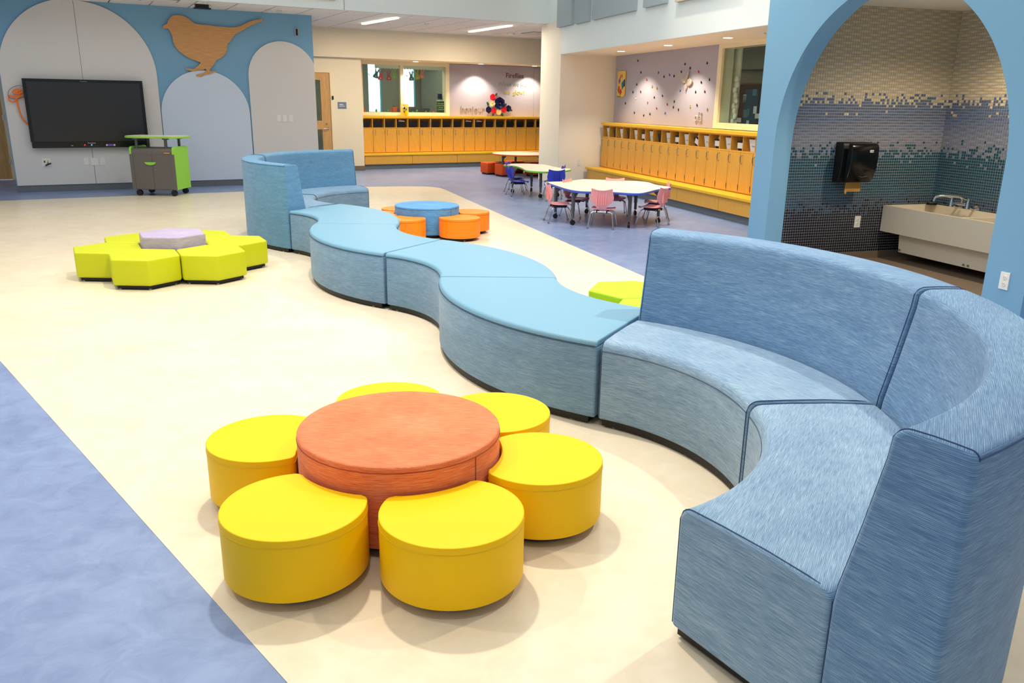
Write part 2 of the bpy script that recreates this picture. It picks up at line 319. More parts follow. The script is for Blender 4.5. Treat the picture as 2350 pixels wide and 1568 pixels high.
for k, (a, b, z) in enumerate(((7.49, 7.885, 1.2), (8.5, 8.875, 1.34))):
    f = struct('window_%d' % (k+3), B((a, a+.02, 22.0, 22.1, z, 2.6), (b-.02, b, 22.0, 22.1, z, 2.6)), 'card_teal', 'tall bright outside window of the far room, %s one' % ('left', 'right')[k], rot=RB, cat='window', smooth=False)
    obj('pane', B((a, b, 22.1, 22.12, z, 2.6)), 'window_glow', f, smooth=False)
light('AREA', 'far_room_light', WB(7.4, 20.2, 2.7), 80, NEUT, (0, 0, RB), shape='RECTANGLE', size=2, size_y=1)
# classroom door beside the back recess
d1 = struct('door_1', B((4.26, 4.62, 17.70, 17.75, .01, 2.04), (4.985, 5.185, 17.70, 17.75, .01, 2.04), (4.62, 4.985, 17.70, 17.75, .01, .2), (4.62, 4.985, 17.70, 17.75, .885, 1.065), (4.62, 4.985, 17.70, 17.75, 1.895, 2.04)), 'door_wood', 'maple classroom door with two glass lites', rot=RB, cat='door', smooth=False)
obj('door_frame', B((5.187, 5.235, 17.68, 17.76, 0, 2.09), (4.20, 4.258, 17.68, 17.76, 0, 2.09), (4.258, 5.187, 17.68, 17.76, 2.042, 2.09)), 'frame_cream', d1, smooth=False)
for a, b in ((.2, .885), (1.065, 1.895)): obj('glass_lite', B((4.62, 4.985, 17.72, 17.73, a, b)), 'glass', d1, smooth=False)
bm = CY(((5.11, 17.69, .905), .024, .012, dict(axis='y'))); tube(bm, [(5.11, 17.685, .905), (5.11, 17.65, .905), (5.0, 17.648, .905)], .008); obj('door_handle', bm, 'steel', d1)
obj('door_lock', CY(((5.085, 17.685, 1.0), .016, .015, dict(axis='y'))), 'steel', d1)
obj('card_reader', B((5.215, 5.25, 17.66, 17.68, 1.50, 1.575)), 'dark', d1, bev=.006)
# left-hand door beyond the blue wall
d2 = struct('door_2', B((-1.8, -.842, 17.72, 17.76, .012, 2.06)), 'door_wood', 'maple door at the far left behind the blue wall', rot=RB, cat='door', smooth=False)
obj('door_frame', B((-.84, -.79, 17.69, 17.78, 0, 2.12), (-1.9, -.84, 17.69, 17.78, 2.065, 2.12)), 'frame_cream', d2, smooth=False)
for z in (.33, 1.1, 1.8): obj('hinge', B((-.856, -.828, 17.68, 17.72, z-.05, z+.05)), 'steel', d2, smooth=False)
struct('wall_behind_door', B((-6, -1.9, 17.76, 17.95, 0, 2.95), (-1.9, -.79, 17.76, 17.95, 2.1, 2.95)), 'paint_cream', 'cream wall around the far left door', rot=RB, smooth=False)

# tall wall on the right with pillar and locker recess
struct('wall_pillar', B((-15.85, -14.75, 5.54, 7.0, 0, 2.938), (-14.75, -7.1, 5.545, 6.66, 2.354, 2.3605)), 'paint_warm', 'cream square pillar and underside of the bulkhead left of the right lockers', rot=RA, smooth=False)
struct('wall_right', B((-15.6, -7.1, 5.54, 5.75, 2.94, 5.05), (-14.75, -7.1, 5.54, 7.2, 2.36, 2.94)), 'paint_pale', 'pale tall wall and bulkhead over the right lockers', rot=RA, smooth=False)
struct('wall_right_recess', B((-14.75, -10.95, 6.66, 6.8, 0, 2.36), (-10.95, -7.1, 6.66, 6.8, 0, 1.17), (-8.4, -7.1, 6.66, 6.8, 1.17, 2.36), (-10.95, -8.4, 6.66, 6.8, 2.29, 2.36), (-14.76, -14.745, 5.56, 6.66, 0, 2.36), (-7.11, -7.1, 4.95, 6.66, 0, 2.36)), 'paint_warm', 'warm white walls lining the right locker recess', rot=RA, smooth=False)
struct('wall_right_panel', B((-14.70, -11.075, 6.63, 6.66, 1.165, 2.355)), 'tack_panel', 'mauve fabric tack panel above the right lockers', rot=RA, smooth=False)
w2 = struct('window_2', B((-11.05, -10.945, 6.60, 6.68, 1.17, 2.36), (-10.945, -8.4, 6.60, 6.68, 1.17, 1.254), (-10.945, -8.4, 6.60, 6.68, 2.29, 2.36), (-8.48, -8.4, 6.60, 6.68, 1.254, 2.29)), 'frame_cream', 'large interior window at the right end of the right lockers', rot=RA, cat='window', smooth=False)
obj('pane', B((-10.945, -8.48, 6.638, 6.644, 1.254, 2.29)), 'glass', w2, smooth=False)
struct('wall_side_room', B((-19.5, -6.9, 10.6, 10.7, 0, 3), (-19.5, -19.4, 7.0, 10.6, 0, 3), (-6.9, -6.8, 6.92, 10.6, 0, 3), (-19.5, -6.9, 6.82, 10.6, 2.8, 2.9), (-19.4, -14.8, 10.3, 10.6, 2.25, 2.8)), 'olive_dark', 'dim walls of the room behind the right window', rot=RA, smooth=False)
light('AREA', 'side_room_light', WA(-14.5, 8.8, 2.75), 30, NEUT, (0, 0, RA), shape='RECTANGLE', size=1.5, size_y=1)

# blue block with the arched opening to the wash room
r = 1.285; cx = -5.53
arcp = circle(cx, 1.15, r, 48, PI, 0, True)
pts = [(-7.11, 0), (cx-r, 0)] + arcp + [(cx+r, 0), (-3.925, 0), (-3.925, 3.3), (-7.11, 3.3)]
struct('wall_arch', P(pts, 4.75, 4.945, 'y'), 'paint_blue', 'sky blue wall with a big arched opening to the wash room', rot=RA)
struct('wall_arch_side', B((-4.02, -3.93, 4.945, 7.2, 0, 3.3), (-7.11, -7.0, 4.945, 6.9, 0, 3.3)), 'paint_blue', 'blue side walls of the wash room block', rot=RA, smooth=False)
wr = struct('wall_wash_room', B((-6.99, -6.836, 4.95, 6.90, 0, 2.45), (-6.99, -4.02, 6.756, 6.90, 0, 2.45)), 'grout', 'tiled walls of the wash room', rot=RA, smooth=False)
struct('ceiling_wash_room', B((-6.99, -4.02, 4.95, 6.9, 2.42, 2.46)), 'paint_warm', 'plain wash room ceiling', rot=RA, cat='ceiling', smooth=False)
struct('floor_wash_room', B((-6.83, -4.02, 4.945, 6.75, -.002, .003)), 'base_brown', 'brown wash room floor', rot=RA, cat='floor', smooth=False)
struct('baseboard_wash_room', B((-6.836, -6.826, 4.95, 6.756, 0, .07), (-6.836, -4.02, 6.742, 6.756, 0, .07)), 'base_brown', 'brown cove base under the wash room tiles', rot=RA, cat='baseboard', smooth=False)
light('SPOT', 'wash_room_lamp', WA(-5.45, 6.0, 2.40), 125, (1, .82, .60), (0, 0, 0), spot_size=R(150), spot_blend=.6, shadow_soft_size=.05)
# mosaic: real little tiles, colours by row with dithered borders
CREAM, SLATE, GREY, TEAL, NAVY = (204, 188, 156), (84, 100, 130), (124, 128, 146), (28, 74, 92), (22, 24, 46)
def lerp(a, b, t): t = max(0, min(1, t)); return tuple(a[i]+(b[i]-a[i])*t for i in range(3))
def dith(i, j, t):
    h = math.sin(i*12.9898+j*78.233)*43758.5453; h -= math.floor(h); return h < t
def tcol(i, j, z):
    if z > 1.655: c = CREAM
    elif z > 1.46: c = SLATE if dith(i, j, ((1.655-z)/.17)**1.5) else CREAM
    elif z > 1.19: c = lerp(SLATE, GREY, (1.40-z)/.2); c = CREAM if z > 1.41 and dith(i, j, .06) else c
    elif z > .985: c = TEAL if dith(i, j, ((1.19-z)/.2)**1.5) else GREY
    elif z > .62: c = lerp(TEAL, (44, 84, 104), (.9-z)/.3); c = GREY if z > .93 and dith(i, j, .06) else c
    elif z > .40: c = NAVY if dith(i, j, ((.62-z)/.2)**1.4) else (46, 74, 98)
    else: c = lerp(NAVY, (26, 22, 34), (.4-z)/.3)
    k = .93+.14*(math.sin(i*7.1+j*3.3)*.5+.5); return tuple(v*k for v in c)
def mosaic(name, origin, dx, nx, nz, nrm, seed):
    vs, fs, cols = [], [], []; p = .027; g = .0022; d = .0035
    for j in range(nz):
        z0 = .072+j*p
        for i in range(nx):
            a = origin+dx*(i*p+g); b = origin+dx*(i*p+p-g)
            z1 = min(z0+p-g, 2.42); k = len(vs); zl = z0+g
            e = .0012
            for q, s in ((0, 0), (1, 1)):
                o_ = nrm*(d*q); A_ = a+dx*(e*s); B_ = b-dx*(e*s)
                vs += [(A_+o_+Vector((0, 0, zl+e*s)))[:], (B_+o_+Vector((0, 0, zl+e*s)))[:], (B_+o_+Vector((0, 0, z1-e*s)))[:], (A_+o_+Vector((0, 0, z1-e*s)))[:]]
            fs += [(k+4, k+5, k+6, k+7), (k, k+1, k+5, k+4), (k+1, k+2, k+6, k+5), (k+2, k+3, k+7, k+6), (k+3, k, k+4, k+7)]
            c = srgb(tuple(min(255, v) for v in tcol(i+seed, j, z0))); cols += [c]*20
    me = bpy.data.meshes.new(name); me.from_pydata(vs, [], fs); me.validate()
    ca = me.color_attributes.new('Col', 'FLOAT_COLOR', 'CORNER')
    ca.data.foreach_set('color', [v for c in cols for v in c]); me.materials.append(MATS['mosaic'])
    o = bpy.data.objects.new(name, me); C.objects.link(o); o.parent = wr; o['kind'] = 'stuff'; return o
mosaic('mosaic_tiles', Vector((-6.836, 4.95, 0)), Vector((0, 1, 0)), 67, 87, Vector((1, 0, 0)), 0)
mosaic('mosaic_tiles', Vector((-6.83, 6.756, 0)), Vector((1, 0, 0)), 100, 87, Vector((0, -1, 0)), 300)
struct('ceiling_hall', B((-12, -8, -6, 15, 5.05, 5.15), (6, 9, -6, 15, 5.05, 5.15), (-8, 6, -6, 0, 5.05, 5.15), (-8, 6, 13.2, 15, 5.05, 5.15)), 'paint_pale', 'pale high ceiling around the hall skylight opening', rot=RB, cat='ceiling', smooth=False)

# ------------------------------------------------ upholstered serpentine
RC, W, TH = 1.2868, .7514, PI/3; RI = RC-W/2
segs = [((.676, 1.722), .569, 1), ((1.268, 2.876), 1.599, 1), ((.582, 3.978), 2.6471, -1), ((-.093, 5.085), 1.5887, 1),
        ((-.767, 6.193), 2.6296, -1), ((-1.423, 7.312), 1.5584, 1), ((-2.063, 8.441), 2.6017, -1), ((-2.688, 9.578), 1.5362, -1)]
SEAT = .43
def arcframe(c, phi, s):
    L = Vector((-math.sin(phi), math.cos(phi), 0)); c = Vector((c[0], c[1], 0)); o_ = c+L*RC*s
    a0 = math.atan2((c-o_).y, (c-o_).x); mid = a0+s*TH/2; pm = o_+Vector((math.cos(mid), math.sin(mid), 0))*RC
    return o_, a0, pm, mid+PI/2*s
def sweep(prof, fr, s, n=40, gap=.003):
    o_, a0, pm, ch = fr; inv = Matrix.Translation(pm) @ Matrix.Rotation(ch, 4, 'Z'); inv.invert()
    bm = bmesh.new(); rings = []; g = gap/RC
    for i in range(n+1):
        a = a0+s*(g+(TH-2*g)*i/n); dv = Vector((math.cos(a), math.sin(a), 0))
        rings.append([bm.verts.new(inv @ (o_+dv*(RI+d)+Vector((0, 0, z)))) for d, z in prof])
    m = len(prof)
    for i in range(n):
        for k in range(m): bm.faces.new((rings[i][k], rings[i][(k+1) % m], rings[i+1][(k+1) % m], rings[i+1][k]))
    c1 = bm.faces.new(rings[0]); c2 = bm.faces.new(rings[-1]); bmesh.ops.recalc_face_normals(bm, faces=bm.faces[:])
    return bm
def seams(fr, s, along, across, root, n=40):
    """thin piping: lines swept along the arc, and lines over the section near both ends"""
    o_, a0, pm, ch = fr; inv = Matrix.Translation(pm) @ Matrix.Rotation(ch, 4, 'Z'); inv.invert(); g = .012/RC
    f = lambda a, d, z: inv @ (o_+Vector((math.cos(a), math.sin(a), 0))*(RI+d)+Vector((0, 0, z)))
    for d, z in along: obj('seam', T([f(a0+s*(g+(TH-2*g)*i/n), d, z) for i in range(n+1)], .0017, 5), 'seam', root)
    for e in across:
        for a in (a0+s*g, a0+s*(TH-g)): obj('seam', T([f(a, d, z) for d, z in e], .0017, 5), 'seam', root)
def rnd(cx, cz, r, a0, a1, n=5): return [(cx+r*math.cos(R(a0+(a1-a0)*i/n)), cz+r*math.sin(R(a0+(a1-a0)*i/n))) for i in range(n+1)]
seat_prof = [(.006, .04)] + [(0, .055), (0, SEAT-.045)] + rnd(.045, SEAT-.045, .045, 180, 90)[1:] + [(.15, SEAT+.004), (.3, SEAT+.006), (.42, SEAT+.002)] + rnd(.46, SEAT-.034, .034, 90, 10) + [(.4945, .055), (.49, .04)]
back_prof = [(.502, .04), (.4965, .055), (.4965, .40), (.502, .45), (.538, .62), (.572, .80)] + rnd(.616, .832, .042, 160, 90) + [(.66, .876), (.70, .876)] + rnd(W-.018, .857, .018, 90, 0) + [(W, .055), (W-.006, .04)]
def capbev(bm, w=.012):
    es = [e for e in bm.edges if len(e.link_faces) == 2 and e.calc_face_angle(0) > R(55)]
    bmesh.ops.bevel(bm, geom=es, offset=w, segments=3, profile=.5, affect='EDGES', clamp_overlap=True)
def feet(root, pts, h=.04):
    for x, y in pts: obj('glide', CY(((x, y, 0), .013, .012), ((x, y, .01), .006, h-.01)), 'steel', root)
def plinth(fr, s, root, x0=.012, x1=W-.012):
    bm = sweep([(x0, .010), (x0, .046), (x1, .046), (x1, .010)], fr, s, 24, .03); obj('plinth', bm, 'dark', root, smooth=False)  # dark base brought near the edge to paint the shaded gap black
    o_, a0, pm, ch = fr; inv = Matrix.Translation(pm) @ Matrix.Rotation(ch, 4, 'Z'); inv.invert()
    for t in (.08, .5, .92):
        a = a0+s*TH*t
        for d in (.035, W-.035):
            p = inv @ (o_+Vector((math.cos(a), math.sin(a), 0))*(RI+d)); feet(root, [(p.x, p.y)])
sofa_lab = {0: 'nearest curved blue sofa section with high back, at the right edge of the picture', 1: 'second curved blue sofa section with high back, joining the backless benches', 6: 'far curved blue sofa section whose grey-blue back faces us, beside the lime hexagons', 7: 'farthest curved blue sofa section, its bright blue inner back facing us'}
bench_lab = {2: 'nearest backless curved bench, teal top, bulging toward the yellow stools', 3: 'backless curved bench with hollow side toward us, second from the near sofas', 4: 'backless curved bench, third from the near sofas, bulging to the left', 5: 'farthest backless curved bench, joining the far high-backed sofa'}
for i, (c, phi, s) in enumerate(segs):
    fr = arcframe(c, phi, s); pm, ch = fr[2], fr[3]
    if i in sofa_lab:
        far = i >= 6
        t = thing('curved_sofa', sofa_lab[i], 'sofa', pm, ch, 'curved high-backed sofa sections')
        bm = sweep(seat_prof, fr, s); capbev(bm); obj('seat', bm, 'cloth_blue' if not far else 'cloth_seaside', t)
        bm = sweep(back_prof, fr, s); capbev(bm); obj('backrest', bm, 'cloth_back' if not far else 'cloth_sky', t)
        seams(fr, s, [(-.0006, SEAT-.047), (.575, .803), (W+.0004, .862)], [[(.0, .05), (-.0005, SEAT-.045)] + [(a, b+.0006) for a, b in seat_prof[4:11]] + [(.3, SEAT+.0068), (.42, SEAT+.0028), (.455, SEAT-.001), (.480, SEAT-.012), (.494, SEAT-.032), (.4955, .06)],
              [(a-.0005, b) for a, b in back_prof[2:7]] + [(a, b+.0006) for a, b in back_prof[8:]][:-2]], t)
    else:
        t = thing('curved_bench', bench_lab[i], 'bench', pm, ch, 'backless curved bench sections')
        side = [(.006, .04), (0, .055), (0, SEAT-.03), (W, SEAT-.03), (W, .055), (W-.006, .04)]
        top = [(0, SEAT-.03)] + rnd(.022, SEAT-.022, .022, 180, 90)[0:] + rnd(W-.022, SEAT-.022, .022, 90, 0) + [(W, SEAT-.03)]
        bm = sweep(side, fr, s); capbev(bm, .010); obj('side_upholstery', bm, 'cloth_seaside', t)
        bm = sweep(top, fr, s); capbev(bm, .012); obj('seat_top', bm, 'vinyl_teal', t)
        seams(fr, s, [(-.0006, SEAT-.031), (W+.0006, SEAT-.031)], [[(0, .05), (-.0005, SEAT-.03)]], t)
    plinth(fr, s, t)

# ------------------------------------------------ flower stools and tables
def soft(pts, z0, z1, cr=0, er=.01, eb=.0):
    bm = P(pts, z0, z1)
    if cr: bevel(bm, cr, 30, 5, sel=lambda e: abs(e.verts[0].co.z-e.verts[1].co.z) > .001)
    tp = [e for e in bm.edges if all(abs(v.co.z-z1) < 1e-5 for v in e.verts) and e.calc_face_angle(0) > .5]
    if er and tp: bmesh.ops.bevel(bm, geom=tp, offset=er, segments=3, profile=.5, affect='EDGES', clamp_overlap=True)
    bt = [e for e in bm.edges if all(abs(v.co.z-z0) < 1e-5 for v in e.verts) and e.calc_face_angle(0) > .5]
    if eb and bt: bmesh.ops.bevel(bm, geom=bt, offset=eb, segments=3, profile=.5, affect='EDGES', clamp_overlap=True)
    return bm
def petal(rs, Rt, dist):
    # stool at origin, table centre at (-dist, 0)
    x = (Rt**2-dist**2-rs**2)/(2*dist); y = math.sqrt(rs*rs-x*x); a = math.atan2(y, x); b = math.atan2(y, x+dist)
    return circle(0, 0, rs, 56, -a, a, True) + circle(-dist, 0, Rt, 16, b, -b, True)[1:-1]
def shrink(pts, k): return [(p[0]*k, p[1]*k) for p in pts]
def stool(label, side_m, top_m, seam_m, group):
    t = thing('petal_stool', label, 'stool', group=group); pts = petal(.232, .382, .525); h = .248
    obj('side_upholstery', soft(pts, .036, h-.024, .022, 0, .014), side_m, t)
    obj('seat_top', soft(pts, h-.024, h, .022, .012), top_m, t)
    pp = [(v.co.x, v.co.y) for v in soft(pts, 0, 1, .022, 0).verts if v.co.z > .5]; cxx = -.04
    pp.sort(key=lambda p: math.atan2(p[1], p[0]-cxx)); obj('seam', T([(x*1.0015, y*1.0015, h-.0245) for x, y in pp], .0014, 4, True), seam_m, t)
    obj('plinth', P([(cxx+(x-cxx)*.84, y*.84) for x, y in pts], .01, .04), 'dark', t, smooth=False)
    feet(t, [(.15, .08), (.15, -.08), (-.1, .12), (-.1, -.12)], .036); return t
def round_table(label, loc, side_m, top_m, seam_m):
    t = thing('round_ottoman_table', label, 'table', loc); c = circle(0, 0, .373, 72); h = .342
    obj('side_upholstery', soft(c, .036, h-.02, 0, 0, .01), side_m, t); obj('table_top', soft(c, h-.02, h, 0, .009), top_m, t)
    obj('seam', T([(x*1.001, y*1.001, h-.0205) for x, y in c], .0014, 4, True), seam_m, t)
    obj('seam', B((-.0012, .0012, -.3745, -.372, .04, h-.02)), seam_m, t, rot=R(52))
    obj('plinth', P(circle(0, 0, .33, 40), .01, .04), 'dark', t, smooth=False); feet(t, [(.2, .2), (-.2, .2), (.2, -.2), (-.2, -.2)], .036); return t
TC = (-.414, 2.803)
round_table('round orange woven table low, ringed by yellow stools', (TC[0], TC[1], 0), 'cloth_orange', 'cloth_orange', 'seam_orange')
ylab = ['yellow petal stool nearest the camera, right of the gap in front of the orange table', 'yellow petal stool nearest the camera, left of the gap in front of the orange table', 'yellow petal stool at the left side of the orange table', 'yellow petal stool at the right front of the orange table, whole top visible', 'yellow petal stool at the right rear of the orange table, beside the curved bench', 'yellow petal stool mostly hidden behind the orange table']
ypos = [(-.183, 2.323), (-.696, 2.347), (-.930, 2.893), (.106, 2.745), (-.067, 3.198), (-.529, 3.318)]
st0 = stool(ylab[0], 'vinyl_yellow', 'vinyl_yellow', 'seam_yellow', 'yellow stools around the orange table')
for k, (x, y) in enumerate(ypos):
    a = math.atan2(y-TC[1], x-TC[0]); p = Vector((TC[0]+math.cos(a)*.527, TC[1]+math.sin(a)*.527, 0)); q = Vector((x, y, 0)).lerp(p, .5)
    o = st0 if k == 0 else dup(st0, label=ylab[k]); o.location = q; o.rotation_euler[2] = a
BC = (-1.0145, 9.50)
round_table('round blue woven table low, ringed by orange stools', (BC[0], BC[1], 0), 'cloth_azure', 'cloth_azure', 'seam')
olab = ['orange petal stool nearest us on the right of the blue table front', 'orange petal stool at the right side of the blue table', 'orange petal stool behind the blue table, only a sliver showing', 'orange petal stool at the left rear of the blue table', 'orange petal stool at the left side of the blue table, mostly behind the bench', 'orange petal stool in front of the blue table, cut by the bench edge']
s1 = stool(olab[0], 'vinyl_orange', 'vinyl_orange', 'seam_orange', 'orange stools around the blue table')
for k, a in enumerate((-40, 21, 78, 133, 192, -112)):
    o = s1 if k == 0 else dup(s1, label=olab[k]); o.location = (BC[0]+.525*math.cos(R(a)), BC[1]+.525*math.sin(R(a)), 0); o.rotation_euler[2] = R(a)
def hexa(label, loc, rot, side_m, top_m, h, group, cat='stool', name='hexagon_stool'):
    t = thing(name, label, cat, loc, rot, group); pts = circle(0, 0, .299, 6)
    obj('side_upholstery', soft(pts, .036, h-.018, .014, 0, .02), side_m, t); obj('seat_top' if cat == 'stool' else 'table_top', soft(pts, h-.018, h, .014, .012), top_m, t)
    obj('seam', B((.2575, .2595, .06, .062, .05, h-.018)), 'seam_yellow', t, rot=R(30))
    obj('plinth', P(circle(0, 0, .265, 6), .01, .04), 'dark', t, smooth=False); feet(t, [(.24*math.cos(R(60*i)), .24*math.sin(R(60*i))) for i in range(6)], .036); return t
HC = (-3.035, 7.165)
hexa('lavender hexagon table standing above the ring of lime hexagons', (HC[0], HC[1], 0), R(-1), 'cloth_lilac', 'cloth_lilac', .345, None, 'table', 'hexagon_table')
hl = ['lime hexagon stool nearest us, front left of the lavender hexagon', 'lime hexagon stool at the front right of the lavender hexagon', 'lime hexagon stool at the right end of the ring, with a side seam', 'lime hexagon stool behind the lavender hexagon on the right', 'lime hexagon stool behind the lavender hexagon on the left', 'lime hexagon stool at the left end of the ring']
h0 = None
for k, (x, y) in enumerate(((-3.058, 6.625), (-2.590, 6.862), (-2.565, 7.40), (-3.0, 7.70), (-3.49, 7.44), (-3.497, 6.905))):
    if h0 is None: h0 = hexa(hl[0], (x, y, 0), R(-1), 'vinyl_lime', 'vinyl_lime', .25, 'lime hexagon stools around the lavender table')
    else: dup(h0, (x, y, 0), R(-1+60*k), hl[k])
g0 = hexa('bright green hexagon stool peeking past the near sofa back, farther one', (.82, 5.59, 0), R(12), 'vinyl_green', 'vinyl_green', .25, 'green hexagon stools behind the near sofas')
dup(g0, (.935, 5.067, 0), R(72), 'bright green hexagon stool mostly hidden by the near sofa back, nearer one')

# ------------------------------------------------ activity tables and small chairs
def caster(parent, x, y, rot=0, r=.032):
    bm = CY(((0, -.013, r), r, .010, dict(axis='y')), ((0, .003, r), r, .010, dict(axis='y'))); tube(bm, [(-.004, 0, r*1.2), (-.012, 0, r*2+.012)], .010, 6)
    c = obj('caster', bm, 'wheel', parent, loc=(x, y, 0), rot=rot)
    return c
def activity_table(name, label, outline, edge_m, legs, h=.44, cat='table', z_thick=.028):
    cx = sum(p[0] for p in outline)/len(outline); cy = sum(p[1] for p in outline)/len(outline)
    pts = [(x-cx, y-cy) for x, y in outline]
    t = thing(name, label, cat, (cx, cy, 0))
    obj('table_top', P(shrink(pts, .992), h-.005, h+.001), 'laminate', t)
    obj('edge_band', soft(pts, h-z_thick, h-.0005, 0, .005, .005), edge_m, t)
    for k, (x, y) in enumerate(legs):
        lx, ly = x-cx, y-cy; a = math.atan2(ly, lx); bm = CY(((lx, ly, .085), .019, .10), ((lx, ly, .18), .024, h-z_thick-.18))
        d = Vector((-math.cos(a), -math.sin(a), 0)); nrm = Vector((-d.y, d.x, 0))*.02; p0 = Vector((lx, ly, 0))
        top = h-z_thick; q = [p0+Vector((0, 0, top)), p0+d*.10+Vector((0, 0, top)), p0+d*.02+Vector((0, 0, top-.075))]
        vs = [bm.verts.new(v+nrm*sg) for sg in (-1, 1) for v in q]
        for f in ((0, 1, 2), (5, 4, 3), (0, 3, 4, 1), (1, 4, 5, 2), (2, 5, 3, 0)): bm.faces.new([vs[i] for i in f])
        lg = obj('leg', bm, 'leg_grey', t, recalc=True); c = caster(lg, lx, ly, .9*k+.4)
    return t
o1 = spline([(.46, 11.28), (.56, 10.86), (.665, 10.48), (.79, 10.24), (.95, 10.19), (1.23, 10.16), (1.46, 10.06), (1.60, 10.13), (1.84, 10.56), (2.06, 10.82), (2.05, 10.97), (1.93, 11.2), (1.88, 11.54), (1.74, 11.70), (1.46, 11.76), (1.05, 11.88), (.90, 11.76), (.70, 11.5), (.50, 11.40)], 5)
activity_table('activity_table', 'white six-lobed activity table with blue edge, ringed by pink chairs', o1, 'edge_blue', [(.753, 10.40), (1.45, 10.22), (1.90, 10.70), (.56, 11.0), (1.03, 11.55), (1.70, 11.42)], .45)
o2 = spline([(-.18, 14.42), (.01, 14.24), (.12, 13.78), (.20, 13.32), (.39, 13.14), (.57, 13.16), (.81, 13.38), (.94, 13.70), (.79, 13.93), (.69, 14.12), (.53, 14.62), (.23, 14.80), (-.02, 14.75), (-.16, 14.58)], 6)
activity_table('activity_table', 'white wavy activity table with green edge, beside dark blue chairs', o2, 'edge_green', [(.43, 13.42), (.30, 14.38), (-.03, 14.15), (.72, 13.62)], .45)
activity_table('activity_table', 'round white table with orange edge in front of the back lockers', circle(.16, 17.65, .64, 64), 'edge_orange', [(-.25, 17.4), (.55, 17.35), (.02, 18.12), (.62, 17.95)], .46)
def cube_stool(label, x, y, a):
    t = thing('cube_stool', label, 'stool', (x, y, 0), a, 'orange cube stools under the round table')
    obj('seat', soft([(-.17, -.17), (.17, -.17), (.17, .17), (-.17, .17)], .03, .25, .03, .02, .015), 'stool_orange', t)
    obj('plinth', B((-.14, .14, -.14, .14, 0, .035)), 'dark', t, smooth=False); return t
for k, (x, y, a, lab) in enumerate(((-.52, 17.92, .5, 'orange cube stool farthest left under the round table'), (-.20, 17.45, .5, 'orange cube stool in front left under the round table'), (.44, 17.62, .5, 'orange cube stool in front right, cut off by the pillar'), (.0, 18.42, .5, 'orange cube stool behind the round table legs, left'), (.42, 18.3, .5, 'orange cube stool behind the round table legs, right'))):
    cube_stool(lab, x, y, a)

def grid(bm, rows, thick):
    """rows: list of lists of Vectors; makes a shell of given thickness along averaged normals"""
    nr, nc = len(rows), len(rows[0]); top = [[bm.verts.new(p) for p in r_] for r_ in rows]; bot = []
    for i in range(nr):
        rr = []
        for j in range(nc):
            du = rows[i][min(j+1, nc-1)]-rows[i][max(j-1, 0)]; dv = rows[min(i+1, nr-1)][j]-rows[max(i-1, 0)][j]
            n = du.cross(dv); n = n.normalized() if n.length > 1e-9 else Vector((0, 0, 1)); rr.append(bm.verts.new(rows[i][j]-n*thick))
        bot.append(rr)
    for i in range(nr-1):
        for j in range(nc-1):
            bm.faces.new((top[i][j], top[i][j+1], top[i+1][j+1], top[i+1][j])); bm.faces.new((bot[i+1][j], bot[i+1][j+1], bot[i][j+1], bot[i][j]))
    for i in range(nr-1):
        bm.faces.new((top[i+1][0], bot[i+1][0], bot[i][0], top[i][0])); bm.faces.new((top[i][-1], bot[i][-1], bot[i+1][-1], top[i+1][-1]))
    for j in range(nc-1):
        bm.faces.new((top[0][j], bot[0][j], bot[0][j+1], top[0][j+1])); bm.faces.new((top[-1][j+1], bot[-1][j+1], bot[-1][j], top[-1][j]))
def kid_chair(m, label, group):
    t = thing('child_chair', label, 'chair', group=group)          # faces +x
    hw = [(.245, .060, -.118, 0), (.262, .062, -.128, .002), (.285, .075, -.135, .012), (.315, .112, -.140, .022), (.345, .138, -.143, .028), (.385, .146, -.149, .030), (.43, .138, -.158, .030), (.465, .130, -.167, .028), (.485, .128, -.173, .026)]
    rows = []
    for z, h, x, cv in hw:
        r_ = []
        for k in range(9):
            f = -1+2*k/8; zz = z + (.022*f*f-.006 if z > .47 else 0); r_.append(Vector((x+cv*f*f*1.2, h*f, zz)))
        rows.append(r_)
    bm = bmesh.new(); grid(bm, rows, .007)
    for f in (-.056, -.028, 0, .028, .056): box(bm, -.166, -.147, f-.004, f+.004, .300, .46)
    obj('backrest', bm, m, t, recalc=True)
    rows = []
    for x, h, z in ((-.118, .060, .243), (-.108, .062, .232), (-.095, .085, .226), (-.07, .125, .225), (-.03, .145, .224), (.03, .152, .224), (.09, .150, .228), (.13, .140, .230), (.15, .125, .224), (.158, .10, .214)):
        rows.append([Vector((x, h*(-1+2*k/8), z+.012*abs(-1+2*k/8)**3)) for k in range(9)])
    bm = bmesh.new(); grid(bm, rows, .008); obj('seat', bm, m, t, recalc=True)
    for sx in (-1, 1):
        for sy in (-1, 1):
            px = .085*sx; pts = [(px, 0, .205), (px, .085*sy, .205), (px+.012*sx, .118*sy, .198), (px+.028*sx, .136*sy, .170), (px+.075*sx, .160*sy, .012)]
            lg = obj('leg', T(spline(pts, 4, False), .0085, 8), 'chrome', t)
            obj('foot_cap', CY(((px+.077*sx, .161*sy, 0), .0125, .022)), 'steel', lg)
    obj('seat_frame', B((-.10, .10, -.07, -.055, .192, .222), (-.10, .10, .055, .07, .192, .222)), 'dark', t, smooth=False)
    return t
pk = kid_chair('plastic_pink', 'pink child chair with chrome legs at the left front of the blue-edged table, side view', 'pink chairs around the blue-edged table')
